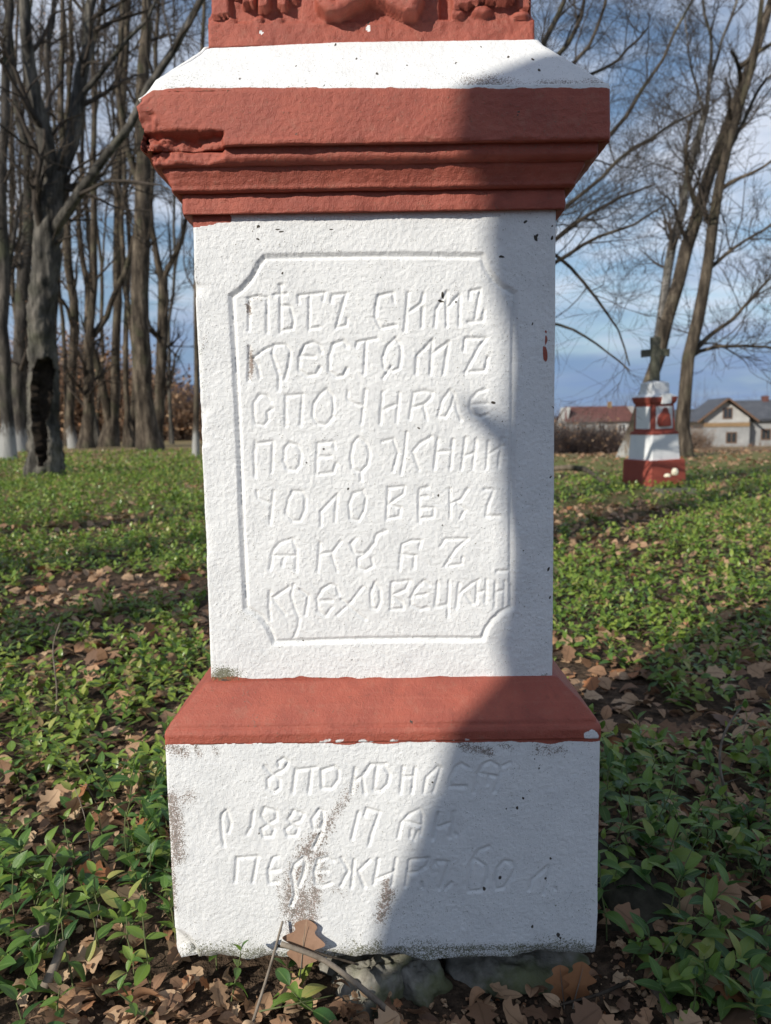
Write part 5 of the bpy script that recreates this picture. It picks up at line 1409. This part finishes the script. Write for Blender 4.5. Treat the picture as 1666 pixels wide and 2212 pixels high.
# fallen leaves: near ones singly
x, y = scatter(1.08, 2.3, 210, rg, .12)
ok = ~in_plinth(x, y, .015) & ~hidden(x, y)
pr = patch(x, y)
ok &= (pr < .55)
x, y = x[ok], y[ok]; o_ = np.argsort(y); x, y = x[o_], y[o_]
NI = 290
BL = []
for i, (P, q, t) in enumerate(B_HI):
    me = mk_mesh('fallen_leaf', P, [q], True, {'tint': t}); me.materials.append(M_BROWN); BL.append(me)
for j in range(min(NI, len(x))):
    v_ = int(rg.integers(0, 8)); s = (rg.uniform(.045, .075) if v_ < 4 else rg.uniform(.035, .06)) * (.8 if abs(x[j]) < .36 and y[j] < 1.3 else 1)
    lob = v_ < 4
    zone = 'left of the plinth' if x[j] < -.33 else ('right of the plinth' if x[j] > .33 else 'in front of the plinth')
    o = link('fallen_leaf', BL[v_], None, None)
    R_ = rotm(np.array([rg.uniform(0, 6.28)]), np.array([rg.normal(0, .35)]), np.array([rg.normal(0, .45)]))[0]
    gz = float(gheight(x[j], y[j]))
    o.matrix_world = Matrix([[*(R_[r] * s), (x[j], y[j], gz + rg.uniform(.008, .03))[r]] for r in range(3)] + [[0, 0, 0, 1]])
    tag(o, ('lobed brown oak leaf' if lob else 'curled oval brown leaf') + ' lying on the ground ' + zone, 'leaf', 'fallen ' + ('oak' if lob else 'oval') + ' leaves ' + zone)
parts = []
def litter(x, y, smin, smax, tpl):
    n = len(x); gz = gheight(x, y)
    pos = np.stack([x, y, gz + rg.uniform(.004, .03, n)], -1)
    return instance(tpl, pos, rg.uniform(0, 6.28, n), rg.normal(0, .35, n), rg.normal(0, .45, n), rg.uniform(smin, smax, n), rg.uniform(0, 1, n), rg)
if len(x) > NI: parts.append(litter(x[NI:], y[NI:], .045, .08, B_HI))
xu, yu = scatter(1.05, 2.4, 900, rg, .12)
ok = ~in_plinth(xu, yu, .01) & ~hidden(xu, yu)
parts.append(litter(xu[ok], yu[ok], .012, .035, B_MID))
xf = rg.uniform(-.45, .45, 300); yf = rg.uniform(1.08, 1.262, 300); kf = rg.uniform(0, 1, 300) < np.where(xf < .0, 1, .22); xf, yf = xf[kf], yf[kf]
parts.append(litter(xf, yf, .015, .05, B_HI))
for (y0, y1, dens, smin, smax, tpl, mg) in [(2.25, 4.5, 230, .045, .085, B_MID, .3), (4.5, 9, 130, .05, .09, B_MID, .5), (9, 18, 36, .07, .12, B_LO, 1), (18, 36, 14, .1, .17, B_LO, 2)]:
    x, y = scatter(y0, y1, dens, rg, mg)
    ok = ~in_plinth(x, y, .02) & ~hidden(x, y) & ((patch(x, y) < .25) | (rg.uniform(0, 1, len(x)) < .35))
    parts.append(litter(x[ok], y[ok], smin, smax, tpl))
join_cover('leaf_litter', 'brown fallen leaves lying under and between the green ground cover', 'leaf litter', parts, M_BROWN_S)

# crumbs of bark and soil in front of the plinth
n = 1500
xc = rg.uniform(-.62, .66, n); yc = rg.uniform(1.08, 1.32, n); ok = ~in_plinth(xc, yc, .0)
kp = rg.uniform(0, 1, n) < np.where(xc > .05, 1, .45); ok &= kp
xc, yc = xc[ok], yc[ok]; n = len(xc)
cube = np.array([(-1, -.6, -.4), (1, -.7, -.3), (.9, .6, -.4), (-.8, .7, -.4), (-.7, -.5, .4), (.8, -.4, .3), (.6, .5, .45), (-.6, .4, .35)])
cq = np.array([(3, 2, 1, 0), (4, 5, 6, 7), (0, 1, 5, 4), (1, 2, 6, 5), (2, 3, 7, 6), (3, 0, 4, 7)])
R_ = rotm(rg.uniform(0, 6.28, n), rg.normal(0, .5, n), rg.normal(0, .6, n))
sz = rg.uniform(.0015, .007, n) * rg.uniform(.5, 1, n)
V = np.einsum('nij,vj->nvi', R_, cube) * sz[:, None, None] + np.stack([xc, yc, gheight(xc, yc) + .004], -1)[:, None, :]
F = (cq[None] + (np.arange(n) * 8)[:, None, None]).reshape(-1, 4)
tt = np.zeros((n * 8, 4)); tt[:, 0] = np.repeat(rg.uniform(0, 1, n), 8)
tag(link('bark_crumbs', mk_mesh('bark_crumbs', V.reshape(-1, 3), [F], False, {'tint': tt}), M_BROWN_S), 'reddish bark crumbs strewn on the bare soil before the plinth', 'bark crumbs', None, 'stuff')

# ---------------------------------------------------------------- stones under the plinth
k = NT('foundation_stone')
ns = k.noise(16, 5, .62); nm = k.noise(7, 4, .6); nf = k.noise(110, 3, .6)
cs = k.ramp(ns, [(.3, (.09, .085, .07)), (.46, (.22, .205, .175)), (.58, (.34, .32, .28)), (.74, (.46, .44, .40))])
cs = k.mix(k.mth('MULTIPLY', k.ss(nm, .45, .62), .8), cs, (.10, .115, .04))
M_STONE = k.fin(cs, .95, k.bump(k.mth('ADD', ns, k.mth('MULTIPLY', nf, .5)), .8, .006), .1)
k = NT('dark_mossy_stone')
ns = k.noise(14, 5, .62); nf = k.noise(90, 3, .6)
cs = k.ramp(ns, [(.3, (.028, .026, .02)), (.5, (.06, .055, .04)), (.72, (.12, .105, .075))])
M_STONED = k.fin(cs, .95, k.bump(k.mth('ADD', ns, k.mth('MULTIPLY', nf, .5)), .9, .008), .1)
def stone(c, dims, seed, mat, label, rz=0.0, facet=.5):
    nu, nv = 72, 40
    th = np.arange(nu) / nu * 2 * np.pi; ph = np.linspace(.02, np.pi - .02, nv)
    T_, PH = np.meshgrid(th, ph)
    D_ = np.stack([np.cos(T_) * np.sin(PH), np.sin(T_) * np.sin(PH), np.cos(PH)], -1)
    rng = np.random.default_rng(seed)
    Nn = rng.normal(size=(11, 3)); Nn /= np.linalg.norm(Nn, axis=1, keepdims=True)
    dd = np.clip((D_[..., None, :] * Nn).sum(-1), .05, None); r = np.min(rng.uniform(.62, .9, 11) / dd, -1); r = np.minimum(r, 1.1)
    V = D_ * (r * (1 + .06 * fbm(D_, 3, 3, seed)))[..., None] * np.array(dims)
    V += D_ * (.007 * fbm(V, 38, 4, seed, .6))[..., None]
    idx = np.arange(nu * nv).reshape(nv, nu); a = idx[:-1]; b = idx[1:]
    q = np.stack([a, b, np.roll(b, -1, 1), np.roll(a, -1, 1)], -1).reshape(-1, 4)
    o = link('foundation_stone', mk_mesh('foundation_stone', V.reshape(-1, 3), [q]), mat, None, c); o.rotation_euler.z = rz
    return tag(o, label, 'stone')
def sat(u, v, Y): return tuple(at(u, v, Y))
stone(sat(800, 2160, 1.30), (.115, .09, .085), 3, M_STONE, 'mossy grey stone under the plinth behind the crossed sticks', .2)
stone(sat(1115, 2082, 1.325), (.115, .07, .040), 9, M_STONE, 'pale flat stone under the plinth edge, right of centre', -.1)
stone(sat(1055, 2205, 1.25), (.055, .05, .04), 14, M_STONE, 'small grey stone half sunk in the soil before the plinth')
stone(sat(905, 2120, 1.30), (.05, .05, .06), 22, M_STONE, 'narrow grey stone wedged beside the mossy one', .6)
stone(sat(500, 2150, 1.34), (.10, .08, .06), 31, M_STONED, 'dark stone under the left end of the plinth')
stone(sat(1335, 2020, 1.52), (.13, .22, .17), 27, M_STONED, 'dark mossy block sticking out at the right foot of the plinth', .1)
stone(sat(1250, 2130, 1.36), (.11, .10, .07), 37, M_STONED, 'dark stone under the right corner of the plinth', .4)

# ---------------------------------------------------------------- sticks, single leaves
def stick(pts, r0, r1, label, name='stick', mat=M_STICK, cat='stick', group=None, rough=.12, seed=1, sub=14):
    p = smooth_path(np.array(pts, float), sub); base = p[0].copy()
    R = np.linspace(r0, r1, sub)
    V, q = tubes(p[None], R[None], 7, rough, seed)
    i0 = np.arange(7)
    caps = [np.array([i0[::-1]]), np.array([(sub - 1) * 7 + i0])]
    o = link(name, mk_mesh(name, V - base, [q] + caps), mat, None, tuple(base))
    return tag(o, label, cat, group)
YL = 1.232
stick([at(607, 2038, YL), at(700, 2070, YL - .004), at(790, 2140, 1.21), at(885, 2225, 1.185)], .0042, .0062, 'thick grey stick slanting down from the leaning oak leaf to the bottom edge', seed=2)
stick([at(600, 2043, YL + .004), at(660, 2052, YL + .002), at(720, 2068, YL), at(775, 2084, YL)], .0026, .0018, 'short dark twig lying across the foot of the plinth', seed=3, mat=M_BARK)
stick([at(611, 1990, YL + .012), at(592, 2060, YL - .006), at(568, 2140, 1.20), at(542, 2222, 1.165)], .0020, .0027, 'thin upright stick crossing the thick one in front of the oak leaf', seed=4)
stick([at(136, 2030, 1.30), at(124, 2070, 1.28), at(110, 2105, 1.26), at(97, 2132, 1.25)], .0072, .0095, 'broken stick with a pale splintered end, near the lower left corner', seed=5)
stick([at(52, 2022, 1.36), at(78, 2014, 1.36), at(104, 2006, 1.36)], .0105, .0115, 'short grey cut piece of branch lying at the lower left', seed=6, sub=8)
stick([gat(119, 1560, .0), at(125, 1500, gat(119, 1560)[1]), at(118, 1440, gat(119, 1560)[1]), at(112, 1395, gat(119, 1560)[1]), at(130, 1345, gat(119, 1560)[1])], .0032, .0020, 'wavy dry stem standing in the ground cover at the left', 'dead_sapling', cat='sapling', seed=7)
yq = gat(1590, 1790)[1]
stick([gat(1598, 1800), at(1575, 1740, yq), at(1553, 1660, yq), at(1556, 1600, yq), at(1575, 1560, yq), at(1600, 1530, yq)], .0042, .0022, 'grey curved stem rising from the shaded ground cover at the right', 'dead_sapling', cat='sapling', seed=8)
stick([gat(1400, 2120, .03), gat(1440, 2170, .03), gat(1470, 2230, .02)], .006, .008, 'mossy stick lying at the bottom right below the yellow-green sprig', seed=9, mat=M_BARK)
stick([gat(1210, 2170, .02), gat(1290, 2150, .03), gat(1360, 2120, .03)], .002, .003, 'thin dark root lying right of the plinth corner', seed=10, mat=M_BARK)
stick([gat(560, 2185, .03), gat(640, 2168, .04), gat(720, 2150, .02)], .0014, .0010, 'pale runner stem lying between the mossy stone and the lower edge', seed=12, mat=M_STEM)
for i in range(26):
    s = -1 if i % 2 else 1
    yy = rg.uniform(1.2, 2.1); xx = s * rg.uniform(.43, .5 * yy + .1)
    b = np.array([xx, yy, float(gheight(xx, yy))]); a_ = rg.uniform(0, 6.28); tilt = rg.uniform(.1, 1.35); ln = rg.uniform(.10, .24)
    d = np.array([math.cos(a_) * math.sin(tilt), math.sin(a_) * math.sin(tilt), math.cos(tilt)])
    side = 'left' if s < 0 else 'right'
    stick([b, b + d * ln * .4 + rg.normal(0, .008, 3), b + d * ln * .75 + rg.normal(0, .01, 3), b + d * ln], .0014, .0007, 'thin dry stalk poking out of the ground cover on the ' + side, 'dry_stalk', M_STICK if i % 3 else M_STEM, 'stalk', 'dry stalks on the ' + side, .05, 300 + i, 8)

M_OAK1 = leaf_material('tan_oak_leaf', [(0, (.27, .155, .10)), (.5, (.30, .175, .115)), (1, (.33, .20, .13))], .12, .6, .25, False, (.40, .27, .18))
M_OAK2 = leaf_material('orange_oak_leaf', [(0, (.30, .135, .06)), (.5, (.34, .155, .07)), (1, (.36, .17, .08))], .12, .6, .25, False, (.22, .10, .05))
oak2 = lambda t: np.where(t < .06, .010, .34 * np.sin(np.pi * np.clip((t - .04) / .96, 0, 1) ** 1.25) ** .62 * (1 + .30 * np.cos(2 * np.pi * 3.1 * (t - .30))) * .86 + .004)
def single_leaf(c, direction, normal, size, tplseed, label, mat, wide=1.15):
    P, q, t = strip_leaf(48, oak2, 9, .05, .12, .08, tplseed, 1)
    P = P * np.array([1, wide, 1.0])
    d = np.array(direction, float); d /= np.linalg.norm(d); nn_ = np.array(normal, float); nn_ -= (nn_ @ d) * d; nn_ /= np.linalg.norm(nn_)
    side = np.cross(nn_, d)
    V = (P[:, :1] - .5) * d + P[:, 1:2] * side + P[:, 2:] * nn_
    rt = empty('oak_leaf', tuple(c), label, 'leaf')
    link('blade', mk_mesh('blade', V * size, [q], True, {'tint': t}), mat, rt)
    sp = np.array([[(-.62) * d * size + .004 * nn_, -.5 * d * size, -.1 * d * size + .0005 * nn_, .42 * d * size]]) + np.array([0, -.0006, 0])
    Vs, qs = tubes(sp, np.array([[.0011, .001, .0008, .0003]]), 5)
    link('stalk', mk_mesh('stalk', Vs, [qs]), M_STICK, rt)
    return rt
single_leaf(at(655, 2046, 1.240), (.12, .05, 1), (-.1, -1, .25), .088, 401, 'tan oak leaf leaning upright against the foot of the plinth', M_OAK1, 1.1)
single_leaf(at(1214, 2128, 1.235), (-.10, .1, 1), (-.25, -1, .2), .064, 402, 'left one of two orange-brown oak leaves at the right front corner of the plinth', M_OAK2, 1.1)
single_leaf(at(1250, 2126, 1.228), (.28, .1, 1), (.25, -1, .2), .070, 403, 'right one of two orange-brown oak leaves at the right front corner of the plinth', M_OAK2, 1.2)
single_leaf(at(1545, 1935, 1.52), (.2, .4, .7), (.1, -1, .8), .085, 404, 'pinkish oak leaf caught upright in the shaded sprigs on the right', M_OAK1, 1.2)
